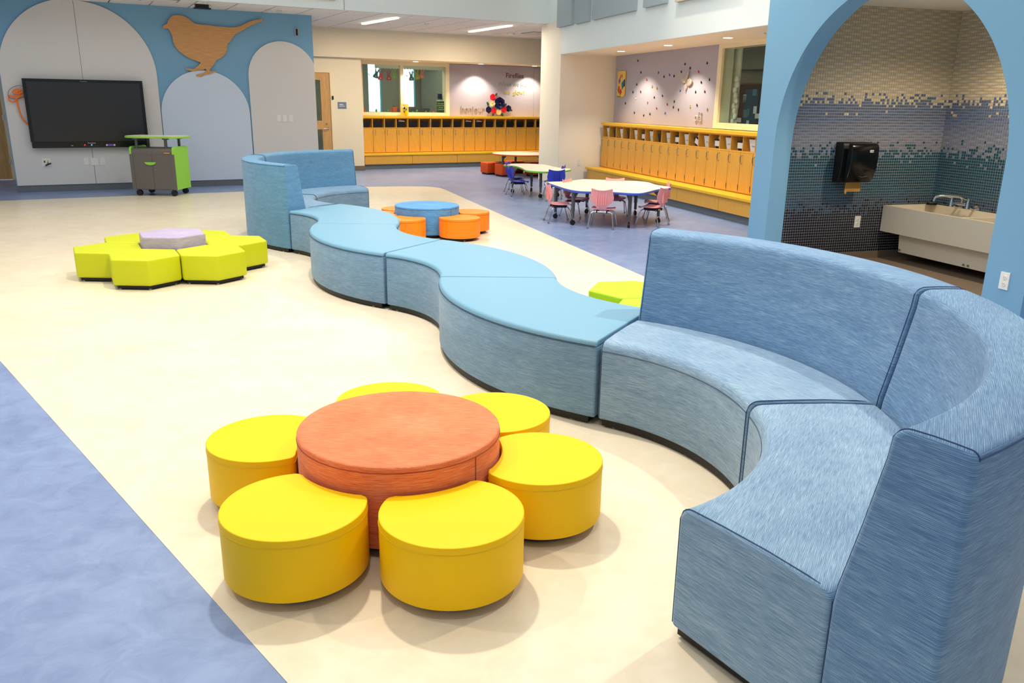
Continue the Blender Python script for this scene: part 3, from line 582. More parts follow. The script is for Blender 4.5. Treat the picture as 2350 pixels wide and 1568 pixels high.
pinks = [(.585, 10.68, .15, None), (1.115, 10.22, 1.32, 'pink child chair seen squarely from behind, in front of the blue-edged table'), (1.79, 10.50, 2.54, 'pink child chair at the right end of the blue-edged table, nearer of two'),
         (1.93, 11.05, 3.05, 'pink child chair at the right end of the blue-edged table, farther of two'), (.85, 11.30, -.55, 'pink child chair behind the left lobe of the blue-edged table'), (1.42, 11.50, -1.6, 'pink child chair on the far side of the blue-edged table, facing us')]
for x, y, a, lab in pinks:
    if lab is None: pk.location = (x, y, 0); pk.rotation_euler[2] = a
    else: dup(pk, (x, y, 0), a, lab)
bl = kid_chair('plastic_blue', 'dark blue child chair at the left of the green-edged table, nearer of two', 'dark blue chairs around the green-edged table')
bl.location = (.06, 13.74, 0); bl.rotation_euler[2] = .3
for x, y, a, lab in ((.02, 14.47, -.25, 'dark blue child chair at the left of the green-edged table, farther of two'), (.64, 13.12, 1.75, 'dark blue child chair seen from behind, right of the green-edged table'), (.68, 13.90, 2.9, 'dark blue child chair behind the right tip of the green-edged table')):
    dup(bl, (x, y, 0), a, lab)

# ------------------------------------------------ lockers
def locker_unit(name, label, cat, frame_rot, loc, pitch, n, group, shade='maple'):
    """n cubbies over n doors; local x runs right, y into the wall, front face at y=0"""
    t = thing(name, label, cat, loc, frame_rot, group); wd = pitch*n; th = .016
    bs = [(0, wd, .245, .26, .34, 1.115), (0, wd, .004, .25, .885, .905), (0, wd, .0, .02, 1.095, 1.115), (0, wd, .004, .25, .336, .35)]
    for k in range(n+1):
        x = k*pitch; bs.append((max(0, x-th/2), min(wd, x+th/2), .002, .25, .34, 1.115))
    obj('carcass', B(*bs), shade, t, smooth=False)
    for k in range(n):
        bm = B((k*pitch+.006, (k+1)*pitch-.006, -.016, .001, .352, .882)); d = obj('door', bm, shade, t, bev=.002, seg=1)
        hx = k*pitch+.05
        obj('door_handle', T([(hx, -.016, .74), (hx, -.042, .745), (hx, -.045, .80), (hx, -.042, .845), (hx, -.016, .85)], .0045, 6), 'steel', d)
        for z in (.42, .80): obj('hinge', B(((k+1)*pitch-.010, (k+1)*pitch-.001, -.022, -.010, z-.035, z+.035)), 'steel' , d, smooth=False)
    return t
ords = ['first', 'second', 'third', 'fourth', 'fifth', 'sixth', 'seventh', 'eighth', 'ninth', 'tenth', 'eleventh', 'twelfth', 'thirteenth', 'fourteenth', 'fifteenth', 'sixteenth', 'seventeenth', 'eighteenth', 'nineteenth', 'twentieth']
def locker_run(rot, fn, x0, y0, pitch, nu, side):
    g = 'maple cubby lockers along the %s wall' % side; first = None
    for u in range(nu):
        lab = 'maple locker unit of four doors, %s from the left along the %s wall' % (ords[u], side)
        if first is None: first = locker_unit('locker_cabinet', lab, 'locker', rot, fn(x0, y0), pitch, 4, g)
        else: dup(first, fn(x0+u*4*pitch, y0), None, lab)
    L_ = nu*4*pitch
    t = thing('counter_top', 'long rounded maple counter over the %s lockers' % side, 'counter', fn(x0, y0), rot)
    obj('top_board', B((-.02, L_, -.035, .272, 1.116, 1.160)), 'maple_edge', t, bev=.012, seg=3)
    b = thing('locker_bench', 'low maple bench with drawer-like panels below the %s lockers' % side, 'bench', fn(x0, y0), rot)
    obj('bench_top', B((-.06, L_, -.31, .23, .302, .336)), 'maple_edge', b, bev=.008, seg=2)
    pw = pitch*4
    for u in range(nu): obj('front_panel', B((-.02+u*pw+.004, -.02+(u+1)*pw-.004, -.285, -.268, .105, .298)), 'maple', b, bev=.002, seg=1)
    obj('bench_body', B((-.04, L_, -.268, .22, .10, .302)), 'maple_dark', b, smooth=False)
    obj('kick_base', B((-.03, L_, -.25, .22, 0, .10)), 'base_grey', b, smooth=False)
locker_run(RA, WA, -14.62, 6.385, .2965, 6, 'right')
locker_run(RB, WB, 6.005, 18.225, .2855, 5, 'back')
def bin_(label, m, loc, rot, group, tag_card=False, papers=None, wt=.20, wb=.15, h=.145, d=.18):
    t = thing('storage_bin', label, 'bin', loc, rot, group); th = .004
    bm = bmesh.new()
    def ring(k, z, ins): 
        wx = (wb+(wt-wb)*k)/2-ins; dy = (d*.8+(d*.2)*k)/2-ins; return [bm.verts.new((sx*wx, sy*dy, z)) for sx, sy in ((-1, -1), (1, -1), (1, 1), (-1, 1))]
    a, b_, c_, e_ = ring(0, 0, 0), ring(1, h, 0), ring(1, h, th), ring(0, th, th)
    bm.faces.new(a[::-1]); bm.faces.new(e_)
    for p, q in ((a, b_), (b_, c_), (c_, e_)):
        for i in range(4): bm.faces.new((p[i], p[(i+1) % 4], q[(i+1) % 4], q[i]))
    obj('body', bm, m, t, smooth=False, recalc=True)
    if tag_card: obj('name_card', B((-.06, .07, -.102, -.099, .03, .105)), 'paper', t, smooth=False, rot=(0, tag_card if tag_card is not True else 0, 0))
    elif m == 'white_plastic': obj('name_card', B((-.035, .035, -.0905, -.0895, .070, .078)), 'steel', t, smooth=False)
    if papers: obj('papers', B((-.07, .08, -.05, .06, .06, .165), (-.05, .06, -.07, .03, .05, .15)), papers, t, smooth=False, rot=(0, .18, 0))
    return t
for k in range(20):
    x = -14.62+.2965*(k+.5)+.01; z = .905; white = k % 2 == 0; tagc = (not white) and k >= 5 and k != 7
    lab = ('white tapered bin in the %s cubby from the left of the right lockers' if white else ('black bin, white card, %s cubby from the left, right lockers' if tagc else 'black bin in the %s cubby from the left of the right lockers')) % ords[k]
    bin_(lab, 'white_plastic' if white else 'dark', WA(x+.03, 6.385+.13, z), RA, 'bins in the cubbies of the right lockers', tagc and (.35 if k == 11 else True), 'paper' if k in (11, 13, 16) else None, h=.16 if white else .13)
for k in range(18):
    x = 6.005+.2855*(k+.5); pink = k in (3, 9, 10)
    lab = ('black bin topped with pink papers' if pink else 'black bin')+' in the %s cubby from left, back lockers' % ords[k]
    bin_(lab, 'dark', WB(x-.015, 18.225+.12, .905), RB, 'bins in the cubbies of the back lockers', papers='paper_pink' if pink else None, wt=.225, wb=.18, h=.13)

# ------------------------------------------------ screen wall
t = thing('wall_display', 'large black flat interactive screen hung on the arched board', 'television', WB(.455, 15.345, 1.22), RB)
obj('housing', B((-.83, .84, -.09, -.01, -.50, .50)), 'dark', t, bev=.02)
obj('frame', B((-.855, .862, -.125, -.075, -.43, .53), (-.845, .852, -.120, -.075, -.528, -.43)), 'black_gloss', t, bev=.006)
obj('screen', B((-.805, .812, -.1265, -.124, -.425, .485)), 'screen', t, smooth=False)
obj('control_line', T([(-.15, -.127, -.465), (-.115, -.127, -.505), (.125, -.127, -.505), (.155, -.127, -.465)], .0018, 4), 'steel', t)
obj('power_light', CY(((-.10, -.128, -.485), .009, .004, dict(axis='y'))), 'red_led', t); obj('input_light', CY(((.0, -.128, -.485), .008, .004, dict(axis='y'))), 'blue_led', t)
obj('sticker', B((.21, .35, -.1225, -.1195, -.505, -.475)), 'purple', t, smooth=False)
obj('sticker', B((.212, .232, -.1235, -.1205, -.502, -.478), (.325, .347, -.1235, -.1205, -.502, -.478)), 'white_plastic', t, smooth=False)
obj('port_mark', B((-.30, -.288, -.1225, -.1195, -.497, -.487), (-.282, -.268, -.1225, -.1195, -.500, -.488)), 'steel', t, smooth=False)
text('brand_lettering', 'Promethean', .024, 'white_plastic', (0.005, -.1215, -.462), 0, .0008, t)
text('brand_lettering', 'Promethean', .02, 'steel', (0.0, -.1265, .497), 0, .0008, t)
t = thing('cable_bundle', 'orange cable looped in a knot beside the left edge of the screen', 'cable', WB(-.40, 15.32, 1.4), RB)
cp = [(-.01, -.02, .10), (-.09, -.03, .06), (-.16, -.035, -.006), (-.214, -.03, .033), (-.193, -.02, .093), (-.149, -.03, .067), (-.104, -.04, .134), (-.039, -.03, .176), (-.006, -.03, .149), (-.07, -.045, .122), (-.141, -.05, .127), (-.123, -.04, .174), (-.062, -.03, .182), (-.05, -.03, .12), (-.10, -.02, .05), (-.102, -.02, -.026), (-.094, -.02, -.147), (-.062, -.02, -.268), (.01, -.02, -.36)]
obj('orange_cable', T(spline(cp, 6, False), .011, 8), 'cable_orange', t)
obj('thin_black_cable', T(spline([(.02, -.02, .235), (-.08, -.02, .235), (-.18, -.03, .18), (-.215, -.03, .09), (-.16, -.04, .04), (-.06, -.03, .05), (.02, -.02, .08)], 6, False), .003, 6), 'dark', t)
def plate(label, fn, rot, x, y, z, wd=.07, h=.115, kind='outlet', group='white wall plates', cat='outlet'):
    t = thing('wall_outlet' if kind == 'outlet' else 'wall_plate', label, cat, fn(x, y, z), rot, group)
    obj('cover_plate', B((-wd/2, wd/2, -.007, 0, -h/2, h/2)), 'white_plastic', t, bev=.003)
    if kind == 'outlet':
        for dz in (-.022, .022):
            s_ = obj('socket', CY(((0, -.0095, dz), .0165, .003, dict(axis='y', n=24))), 'white_plastic', t)
            obj('slot', B((-.008, -.005, -.0105, -.009, dz-.002, dz+.007), (.005, .008, -.0105, -.009, dz-.002, dz+.007), (-.002, .002, -.0105, -.009, dz-.011, dz-.007)), 'socket', s_, smooth=False)
    elif kind == 'switch': obj('switch', B((-.016, .016, -.010, -.007, -.03, .03)), 'paper', t, bev=.002)
    elif kind == 'data': obj('port', B((-.035, -.015, -.009, -.0065, -.005, .025)), 'dark', t, smooth=False)
    return t
YL = 15.345
t = plate('square white plate with black port under the screen, stick hanging from it', WB, RB, -.228, YL, .463, .125, .125, 'data')
obj('light_dot', CY(((.022, -.010, .02), .012, .004, dict(axis='y'))), 'vinyl_lime', t)
obj('black_plug', T([(.02, -.01, .0), (.02, -.04, -.02)], .006, 6), 'dark', t); obj('black_stick', T([(-.02, -.045, -.05), (.02, -.045, -.03), (.065, -.045, -.015)], .011, 8), 'dark', t)
plate('blank narrow white plate left of the board joint under the screen', WB, RB, .345, YL, .466, kind='blank')
plate('blank square white plate across the board joint under the screen', WB, RB, .47, YL, .460, .105, .115, 'blank')
plate('white double outlet right of the board joint under the screen', WB, RB, .59, YL, .458)
for k, x in enumerate((3.533, 3.640, 3.750)): plate('white light switch on the right arched board, %s of three' % ('leftmost', 'middle', 'rightmost')[k], WB, RB, x, YL, 1.163, kind='switch', group='white switches on the right arched board', cat='switch')
t = thing('wall_sensor', 'small silver sensor high on the blue wall right of the bird', 'sensor', WB(3.947, 15.377, 2.642), RB)
obj('body', B((-.036, .036, -.02, 0, -.064, .064)), 'steel', t, bev=.004); obj('lens', B((-.016, .02, -.023, -.019, -.055, .055)), 'dark', t, smooth=False)
plate('white double outlet on the side wall of the pillar beside the right lockers', lambda x, y, z: WA(x, y, z), RA+PI/2, -14.742, 5.968, .415)
plate('white double outlet on the blue wall right of the arched opening', WA, RA, -4.084, 4.75, .40)
plate('white double outlet on the mosaic wall under the towel dispenser', WA, RA+PI/2, -6.832, 5.838, .383)
bird = [(1.721, 2.606), (1.754, 2.641), (1.805, 2.666), (1.825, 2.719), (1.871, 2.774), (1.926, 2.803), (1.986, 2.81), (2.061, 2.803), (2.133, 2.77), (2.189, 2.724), (2.232, 2.693), (2.285, 2.681), (2.4, 2.679), (2.554, 2.668), (2.71, 2.661), (2.821, 2.658), (2.909, 2.668), (3.0, 2.7), (3.118, 2.764), (3.242, 2.806), (3.358, 2.824), (3.356, 2.793), (3.238, 2.751), (3.112, 2.686), (3.01, 2.622), (2.893, 2.562), (2.832, 2.497), (2.787, 2.433), (2.74, 2.392), (2.73, 2.321), (2.699, 2.242), (2.647, 2.185), (2.588, 2.144), (2.535, 2.119), (2.503, 2.071), (2.459, 2.022), (2.401, 1.942), (2.435, 1.927), (2.484, 1.945), (2.526, 1.93), (2.466, 1.913), (2.424, 1.892), (2.329, 1.873), (2.271, 1.844), (2.194, 1.846), (2.184, 1.873), (2.236, 1.89), (2.3, 1.9), (2.342, 1.94), (2.363, 1.953), (2.338, 1.975), (2.308, 1.955), (2.218, 1.948), (2.131, 1.926), (2.064, 1.944), (2.026, 1.95), (2.028, 1.97), (2.089, 1.972), (2.15, 1.962), (2.233, 2.023), (2.276, 2.071), (2.231, 2.092), (2.119, 2.127), (2.032, 2.178), (1.94, 2.251), (1.887, 2.324), (1.867, 2.392), (1.867, 2.467), (1.841, 2.541), (1.815, 2.585), (1.786, 2.59), (1.741, 2.588)]
o = obj('bird_cutout', P([(x-2.5, z-2.3) for x, z in bird], -.05, -.03, 'y'), 'bird_wood', loc=WB(2.5, 15.377, 2.3), rot=RB)
tag(o, 'flat wooden bird silhouette perched above the arched whiteboard', 'wall art')
k_ = obj('standoff', B((-.1, -.06, -.03, 0, .1, .14), (-.3, -.26, -.03, .0, .2, .24), (.05, .09, -.03, 0, .25, .29)), 'dark', o, smooth=False)

# cart
t = thing('teacher_cart', 'grey and lime rolling cart with a lime-edged raised top in front of the boards', 'cart', (-5.63, 13.12, 0), R(-2.5))
obj('body', B((-.325, .325, -.24, .25, .10, .66)), 'cart_grey', t, bev=.004, seg=1)
obj('top_tray', P([(-.25, .60), (-.25, .70), (-.235, .725), (-.21, .735), (.21, .735), (.25, .70), (.25, .60)], -.322, .322, 'x'), 'cart_grey', t, bev=.003, seg=1)
sp = [(-.258, .645), (-.258, .715), (-.245, .748), (-.215, .760), (.225, .760), (.258, .745), (.266, .70), (.266, .10), (-.262, .10)]
obj('side_panel', P([(y, z) for y, z in sp], .322, .350, 'x'), 'cart_lime', t, bev=.004); 
obj('side_panel', P([(y, z) for y, z in sp], -.350, -.322, 'x'), 'cart_lime', t, bev=.004)
for a in (-.352, .300): obj('side_post', B((a, a+.052, -.262, -.24, .10, .645)), 'cart_grey', t, smooth=False)
for a, b, hs_ in ((-.298, -.003, -1), (.001, .298, 1)):
    d = obj('door', B((a, b, -.258, -.242, .11, .64)), 'cart_grey', t, bev=.002, seg=1)
    if hs_ < 0: obj('door_handle', P([(.09*math.cos(PI+PI*i/12)-.03, .525+.045*math.sin(PI+PI*i/12)) for i in range(13)], -.272, -.257, 'y'), 'cart_lime', d, bev=.003)
    else: obj('key_lock', CY(((.045, -.264, .41), .009, .008, dict(axis='y'))), 'steel', d)
obj('label_strip', B((.20, .29, -.260, -.250, .655, .675)), 'towel', t, smooth=False)
for x, y in ((-.28, -.20), (.28, -.20), (-.28, .20), (.28, .20)):
    bm = CY(((x, y-.022, .048), .046, .016, dict(axis='y')), ((x, y+.006, .048), .046, .016, dict(axis='y'))); box(bm, x-.02, x+.02, y-.02, y+.02, .08, .102); obj('caster', bm, 'wheel', t)
ct = spline([(-.42, -.20), (-.16, -.27), (.10, -.22), (.36, -.24), (.45, -.05), (.43, .22), (.18, .30), (-.10, .22), (-.38, .28), (-.46, .05)], 5)
obj('raised_top', soft(ct, .885, .915, 0, .006, .006), 'cart_lime', t); obj('writing_surface', P(shrink(ct, .97), .9145, .917), 'laminate', t, smooth=False)
for x, y in ((-.27, -.16), (.20, -.16), (-.24, .17), (.26, .17)): obj('support_post', CY(((x, y, .73), .021, .14), ((x, y, .865), .05, .02)), 'leg_grey', t)

# ------------------------------------------------ back recess details
def letters(body, size, m, extrude, t):
    """each letter of a raised word is a part of its own"""
    o = text('letter', body, size, m, (0, 0, 0), 0, extrude, t); me = o.data; bm = bmesh.new(); bm.from_mesh(me); bpy.data.objects.remove(o)
    left = set(bm.verts); isl = []
    while left:
        st = [left.pop()]; g = set(st)
        while st:
            for e in st.pop().link_edges:
                for v in e.verts:
                    if v not in g: g.add(v); st.append(v)
        left -= g; isl.append(g)
    rngs = []
    for g in sorted(isl, key=lambda g: min(v.co.x for v in g)):
        a, b = min(v.co.x for v in g), max(v.co.x for v in g)
        for q in rngs:
            if min(b, q[1])-max(a, q[0]) > .5*min(b-a, q[1]-q[0]): q[0] = min(a, q[0]); q[1] = max(b, q[1]); q[2] |= g; break
        else: rngs.append([a, b, set(g)])
    for a, b, g in rngs:
        nb = bmesh.new(); mp = {v: nb.verts.new(v.co) for v in g}
        for f in bm.faces:
            if f.verts[0] in g: nb.faces.new([mp[v] for v in f.verts])
        obj('letter', nb, m, t, smooth=False)
    bm.free()
t = thing('wall_lettering', 'small brown words Fireflies at the top of the back tack panel', 'lettering', WB(10.08, 18.468, 2.075), RB); letters('Fireflies', .165, 'letter_brown', .006, t)
t = thing('wall_lettering', 'faint teal words in the middle of the back tack panel', 'lettering', WB(10.08, 18.468, 1.88), RB); letters('When we learn', .15, 'letter_teal', .006, t)
t = thing('wall_lettering', 'yellow-green words we glow above the paper flowers', 'lettering', WB(10.07, 18.468, 1.685), RB); letters('we  glow!', .15, 'letter_yellow', .006, t)
t = thing('wall_lettering', 'pale raised word bonjour left of the paper flowers', 'lettering', WB(8.92, 18.462, 1.262), RB); letters('bonjour', .20, 'letter_grey', .012, t)
t = thing('wall_lettering', 'silver raised word on the tack panel beside the right window', 'lettering', WA(-11.52, 6.618, 1.262), RA); letters('olá', .19, 'letter_silver', .014, t)
t = thing('paper_flower_wreath', 'cluster of red, navy and cream paper roses above the back lockers', 'wall art', WB(9.6, 18.45, 1.42), RB)
def rose(x, z, r, m, lab):
    bm = bmesh.new()
    for q, (rr, n, yy, tl) in enumerate(((1, 6, -.02, .35), (.78, 5, -.045, .55), (.55, 5, -.065, .8), (.33, 4, -.08, 1.1))):
        for i in range(n):
            a = 2*PI*i/n+q*.6; c = Vector((math.cos(a), 0, math.sin(a))); sd = Vector((-math.sin(a), 0, math.cos(a))); rows = []
            for u in (0, .35, .7, 1):
                rows.append([Vector((x, yy*r/.12, z))+c*(r*rr*(.25+.75*u*(1-.12*v*v)))+sd*(r*rr*.62*v*(.5+.5*u))+Vector((0, -1, 0))*(r*tl*.35*u*u+.06*r*abs(v)) for v in (-1, -.5, 0, .5, 1)])
            grid(bm, rows, .0025)
    return obj('rose', bm, m, t, label=lab, recalc=True)
rose(-.145, .19, .078, 'rose_red', 'red paper rose, topmost'); rose(-.155, .04, .078, 'rose_cream', 'cream paper rose on the left'); rose(.035, .05, .14, 'rose_navy', 'large navy paper rose')
rose(-.26, -.105, .075, 'rose_navy', 'navy paper rose at lower left'); rose(-.118, -.125, .07, 'rose_red', 'red paper rose at lower left'); rose(.022, -.155, .07, 'rose_cream', 'cream paper rose at the bottom')
rose(.163, -.093, .075, 'rose_red', 'red paper rose at lower right'); rose(.29, -.07, .075, 'rose_navy', 'navy paper rose at far right')
for x, z, a in ((-.05, .25, .9), (-.275, .04, 2.2), (.125, -.22, -1.1), (-.125, -.205, -2), (.21, .01, 1.0), (.365, -.11, -.2)):
    pts = [(x+.055*u*math.cos(a)-w_*math.sin(a), z+.055*u*math.sin(a)+w_*math.cos(a)) for u, w_ in ((-1, 0), (-.3, .026), (.4, .024), (1, 0), (.4, -.024), (-.3, -.026))]
    obj('leaf', P(pts, -.012, -.005, 'y'), 'leaf_green', t, smooth=False)
t = thing('door_sign', 'small blue-grey room sign beside the classroom door', 'sign', WB(5.443, 17.72, 1.384), RB)
obj('sign_plate', B((-.095, .095, -.008, 0, -.068, .068)), 'sign_grey', t, bev=.004); obj('raised_line', B((-.06, .03, -.010, -.007, .01, .025), (-.06, .06, -.010, -.007, -.02, -.01)), 'white_plastic', t, smooth=False)
t = thing('flower_card', 'yellow upright card with a vase of flowers leaning on the back window mullion', 'card', WB(7.12, 18.35, 1.160), RB)
obj('card', B((-.095, .095, 0, .012, 0, .27)), 'yellow_card', t, smooth=False)
bm = bmesh.new(); cyl(bm, (.03, -.02, .02), .028, .10, n=14, r2=.038); obj('vase', bm, 'vinyl_yellow', t)
bm = bmesh.new()
for a in (-.5, -.1, .35): tube(bm, [(.03, -.015, .11), (.03+a*.09, -.015, .16), (.0+a*.12, -.015, .21)], .004, 5)
obj('stem', bm, 'leaf_green', t)
for x, z, m in ((-.045, .20, 'paper'), (.035, .145, 'card_slate'), (-.02, .235, 'maple'), (-.01, .10, 'leaf_green'), (-.015, .175, 'dark')): obj('blossom', CY(((x, -.03, z), .022, .014, dict(axis='y', n=9))), m, t)
# behind the back window
t = thing('bunny_garland', 'string of coloured paper bunnies hanging inside the back window', 'garland', WB(7.15, 18.76, 2.15), RB)
def bunny(x, z, m, a):
    body = [(0, -.062), (.036, -.060), (.042, -.03), (.026, .0), (.022, .02), (.024, .035), (.034, .075), (.028, .105), (.016, .085), (.006, .045), (-.006, .045), (-.020, .080), (-.036, .085), (-.028, .06), (-.022, .03), (-.024, .0), (-.042, -.03), (-.036, -.060)]
    o = obj('paper_bunny', P([(p[0]*1.55, p[1]*1.4) for p in body], -.002, .002, 'y'), m, t, smooth=False, loc=(x, 0, z), rot=(0, a, 0))
    obj('tail', CY(((0, -.006, -.045), .011, .005, dict(axis='y', n=10))), 'paper', o)
for x, z, m, a in ((-.55, -.075, 'card_teal', .3), (-.445, -.115, 'card_red', .12), (-.245, -.115, 'card_crimson', 0), (-.11, -.08, 'card_lime', -.1), (.315, -.11, 'card_slate', -.05), (.465, -.08, 'card_mustard', -.2), (.585, -.05, 'card_blush', .1)): bunny(x, z, m, a)
obj('string', T([(-.9, 0, .02), (-.4, 0, -.02), (0, 0, -.0), (.4, 0, -.02), (1.0, 0, .05)], .0015, 4), 'dark', t)
for xx, a in ((-.72, .9), (.2, .6)): obj('feather', P([(-.045, 0), (0, .012), (.045, .0), (0, -.006)], -.001, .001, 'y'), 'card_slate', t, loc=(xx, 0, -.09), rot=(0, a, 0), smooth=False)
t = thing('window_valance', 'cream scalloped valance along the top inside the back window', 'valance', WB(7.1, 18.70, 2.28), RB)
pts = [(-.55, .03)]+[(-.55+.07*i+.035+.035*math.cos(PI-PI*j/6), -.055-.025*math.sin(PI*j/6)) for i in range(24) for j in range(7)]+[(1.13, .03)]
obj('fabric', P(pts, 0, .004, 'y'), 'paper', t, smooth=False)
def sill_item(name, label, cat, m, x, w_, h, kind='box', y=18.60):
    t = thing(name, label, cat, WB(x, y, 1.236), RB)
    if kind == 'pot':
        bm = bmesh.new(); cyl(bm, (0, 0, 0), w_*.38, h*.75, n=16, r2=w_*.5); cyl(bm, (0, 0, h*.72), w_*.54, h*.12, n=16); obj('pot', bm, m, t)
        bm = bmesh.new()
        for k in range(7): a = k*.9; tube(bm, [(0, 0, h*.8), (math.cos(a)*.03, math.sin(a)*.03, h*1.05), (math.cos(a)*.06, math.sin(a)*.05, h*1.15)], .004, 5)
        obj('plant', bm, 'leaf_green', t)
    else:
        bm = bmesh.new(); bmesh.ops.create_icosphere(bm, subdivisions=2, radius=.5, matrix=Matrix.Diagonal((w_, w_*.7, h, 1)) @ Matrix.Translation((0, 0, .5)))
        cyl(bm, (0, 0, h*.8), w_*.18, h*.35, n=8, r2=w_*.05); obj('body', bm, m, t)
    return t
sl = struct('window_sill', B((6.165, 8.215, 18.52, 18.72, 1.19, 1.236)), 'frame_cream', 'inner sill of the back window', rot=RB, cat='window', smooth=False)
sill_item('plant_pot', 'orange flower pot on the left part of the window sill', 'plant pot', 'card_orange', 6.965, .14, .14, 'pot')
for k, (x, m, w_, h, lab) in enumerate(((6.24, 'card_red', .05, .05, 'small red paper tulip at the left end of the window sill'), (6.52, 'card_green', .05, .07, 'small green figure left on the window sill before the bright strip'), (6.80, 'card_green', .06, .06, 'small green ball beside the bright strip on the sill'), (6.88, 'card_red', .05, .06, 'small red ball beside the orange pot on the sill'), (7.42, 'card_green', .06, .025, 'low green blob on the right part of the sill'), (7.53, 'card_green', .055, .065, 'round green ball on the right part of the sill'), (7.76, 'card_green', .06, .035, 'green lump near the green poster on the sill, left one'), (7.86, 'card_green', .05, .035, 'green lump near the green poster on the sill, right one'), (7.95, 'card_red', .07, .035, 'low red blob touching the green poster'))):
    sill_item('sill_ornament', lab, 'ornament', m, x, w_, h, group if False else 'box')
t = thing('poster_stand', 'dark green poster with white capital lines inside the window corner', 'poster', WB(8.15, 18.56, 1.238), RB)
obj('board', B((-.125, .075, 0, .01, 0, .265)), 'sign_green', t, smooth=False); obj('top_strip', B((-.13, .08, -.003, .012, .265, .278)), 'paper', t, smooth=False)
for z, s_ in ((.195, 'THE FUTURE'), (.150, 'OF THE WORLD'), (.105, 'IS IN THIS'), (.060, 'CLASSROOM')): text('line', s_, .026, 'paper', (-.025, -.0015, z), 0, .0006, t)
t = thing('picture_frame', 'small navy picture in a silver frame above the green poster', 'picture', WB(8.17, 18.72, 1.54), RB)
obj('frame', B((-.065, .065, 0, .015, 0, .14)), 'steel', t, smooth=False); obj('print', B((-.055, .055, -.002, 0, .01, .13)), 'rose_navy', t, smooth=False)
t = thing('classroom_chair_back', 'grey rounded chair back seen through the right pane', 'chair', WB(8.0, 20.0, .9), RB)
obj('backrest', B((-.45, .45, 0, .05, 0, .42)), 'leg_grey', t, bev=.03, seg=3); obj('post', B((-.03, .03, 0, .03, -.9, 0)), 'leg_grey', t, smooth=False)

# ------------------------------------------------ right tack panel decorations
t = thing('paper_butterfly', 'large cream paper butterfly on the right tack panel', 'wall art', WA(-11.965, 6.62, 1.835), RA)
BF = [[(-11.971, 1.839), (-12.029, 1.898), (-11.975, 1.951), (-11.912, 1.999), (-11.883, 2.011), (-11.881, 1.965), (-11.917, 1.916), (-11.945, 1.871)], [(-11.979, 1.83), (-12.035, 1.823), (-12.083, 1.845), (-12.152, 1.88), (-12.075, 1.905), (-12.019, 1.894)], [(-11.962, 1.838), (-11.945, 1.871), (-11.887, 1.895), (-11.817, 1.892), (-11.762, 1.868), (-11.764, 1.827), (-11.819, 1.79), (-11.87, 1.779), (-11.915, 1.792)], [(-11.969, 1.826), (-11.93, 1.8), (-11.92, 1.767), (-11.949, 1.725), (-11.972, 1.7), (-11.974, 1.742), (-12.01, 1.776), (-12.006, 1.806)]]
for k, wpts in enumerate(BF):
    pts = [((x+11.965), z-1.835) for x, z in wpts]; c_ = (sum(p[0] for p in pts)/len(pts), sum(p[1] for p in pts)/len(pts)); bm = bmesh.new()
    n = len(pts); ring = [bm.verts.new((p[0], -.004-.12*math.hypot(*p)*1.0, p[1])) for p in pts]; inner = [bm.verts.new((c_[0]+(p[0]-c_[0])*.82, -.012-.12*math.hypot(*p)*.9, c_[1]+(p[1]-c_[1])*.82)) for p in pts]; mid = bm.verts.new((c_[0], -.006-.1*math.hypot(*c_), c_[1]))
    for i in range(n): bm.faces.new((ring[i], ring[(i+1) % n], inner[(i+1) % n], inner[i])); bm.faces.new((inner[i], inner[(i+1) % n], mid))
    bmesh.ops.solidify(bm, geom=bm.faces[:], thickness=.003); obj('wing', bm, 'butterfly', t, recalc=True)
dots = [(13.767, 2.234), (13.62, 2.033), (13.374, 1.903), (13.762, 1.832), (13.9, 1.704), (13.586, 1.708), (14.189, 1.507), (13.794, 1.348), (13.414, 1.309), (13.177, 1.337), (12.941, 1.434), (13.292, 1.521), (13.052, 1.612), (12.757, 1.638), (13.151, 1.785), (12.971, 1.759), (12.953, 2.009), (12.745, 1.94), (12.555, 1.964), (12.401, 1.943), (12.167, 2.001), (12.066, 2.115), (11.891, 2.048), (11.623, 1.986), (11.39, 2.103), (11.285, 1.865), (11.519, 1.831), (11.668, 1.69), (11.393, 1.694), (12.16, 1.713), (12.331, 1.547), (12.565, 1.5), (12.352, 1.458), (12.175, 1.422), (12.622, 1.359), (11.802, 1.467), (11.594, 1.495), (11.28, 1.433), (13.772, 1.599)]
kinds = {2: 'card_red', 22: 'dark', 23: 'card_red', 31: 'card_crimson', 10: 'card_crimson', 16: 'edge_blue', 18: 'edge_blue', 29: 'edge_blue', 34: 'edge_blue', 11: 'card_mustard', 14: 'card_mustard', 15: 'card_mustard', 35: 'card_mustard', 37: 'card_mustard', 38: 'paper'}
cn = {'card_red': 'red', 'card_crimson': 'crimson', 'edge_blue': 'blue', 'card_mustard': 'yellow', 'dark': 'dark', 'paper': 'white'}
first = {}
for k, (u, z) in enumerate(dots):
    m = kinds.get(k, 'dark')
    if m not in first:
        t = thing('beetle_ornament', 'tiny %s beetle ornament scattered on the right tack panel' % cn[m], 'ornament', group='tiny %s beetles on the right tack panel' % cn[m])
        bm = bmesh.new(); bmesh.ops.create_icosphere(bm, subdivisions=2, radius=1, matrix=Matrix.Diagonal((.013, .010, .019, 1))); obj('body', bm, m, t)
        bm = bmesh.new(); bmesh.ops.create_icosphere(bm, subdivisions=1, radius=1, matrix=Matrix.Translation((0, -.003, .019)) @ Matrix.Diagonal((.007, .006, .007, 1))); obj('head', bm, 'dark', t); first[m] = t
    else: t = dup(first[m])
    t.location = WA(-u, 6.622, z); t.rotation_euler = (0, (k*37 % 60-30)/60, RA)
t = thing('garden_banner', 'tall painted banner of flowers and a blue butterfly at the panel left end', 'wall art', WA(-14.39, 6.61, 1.85), RA)
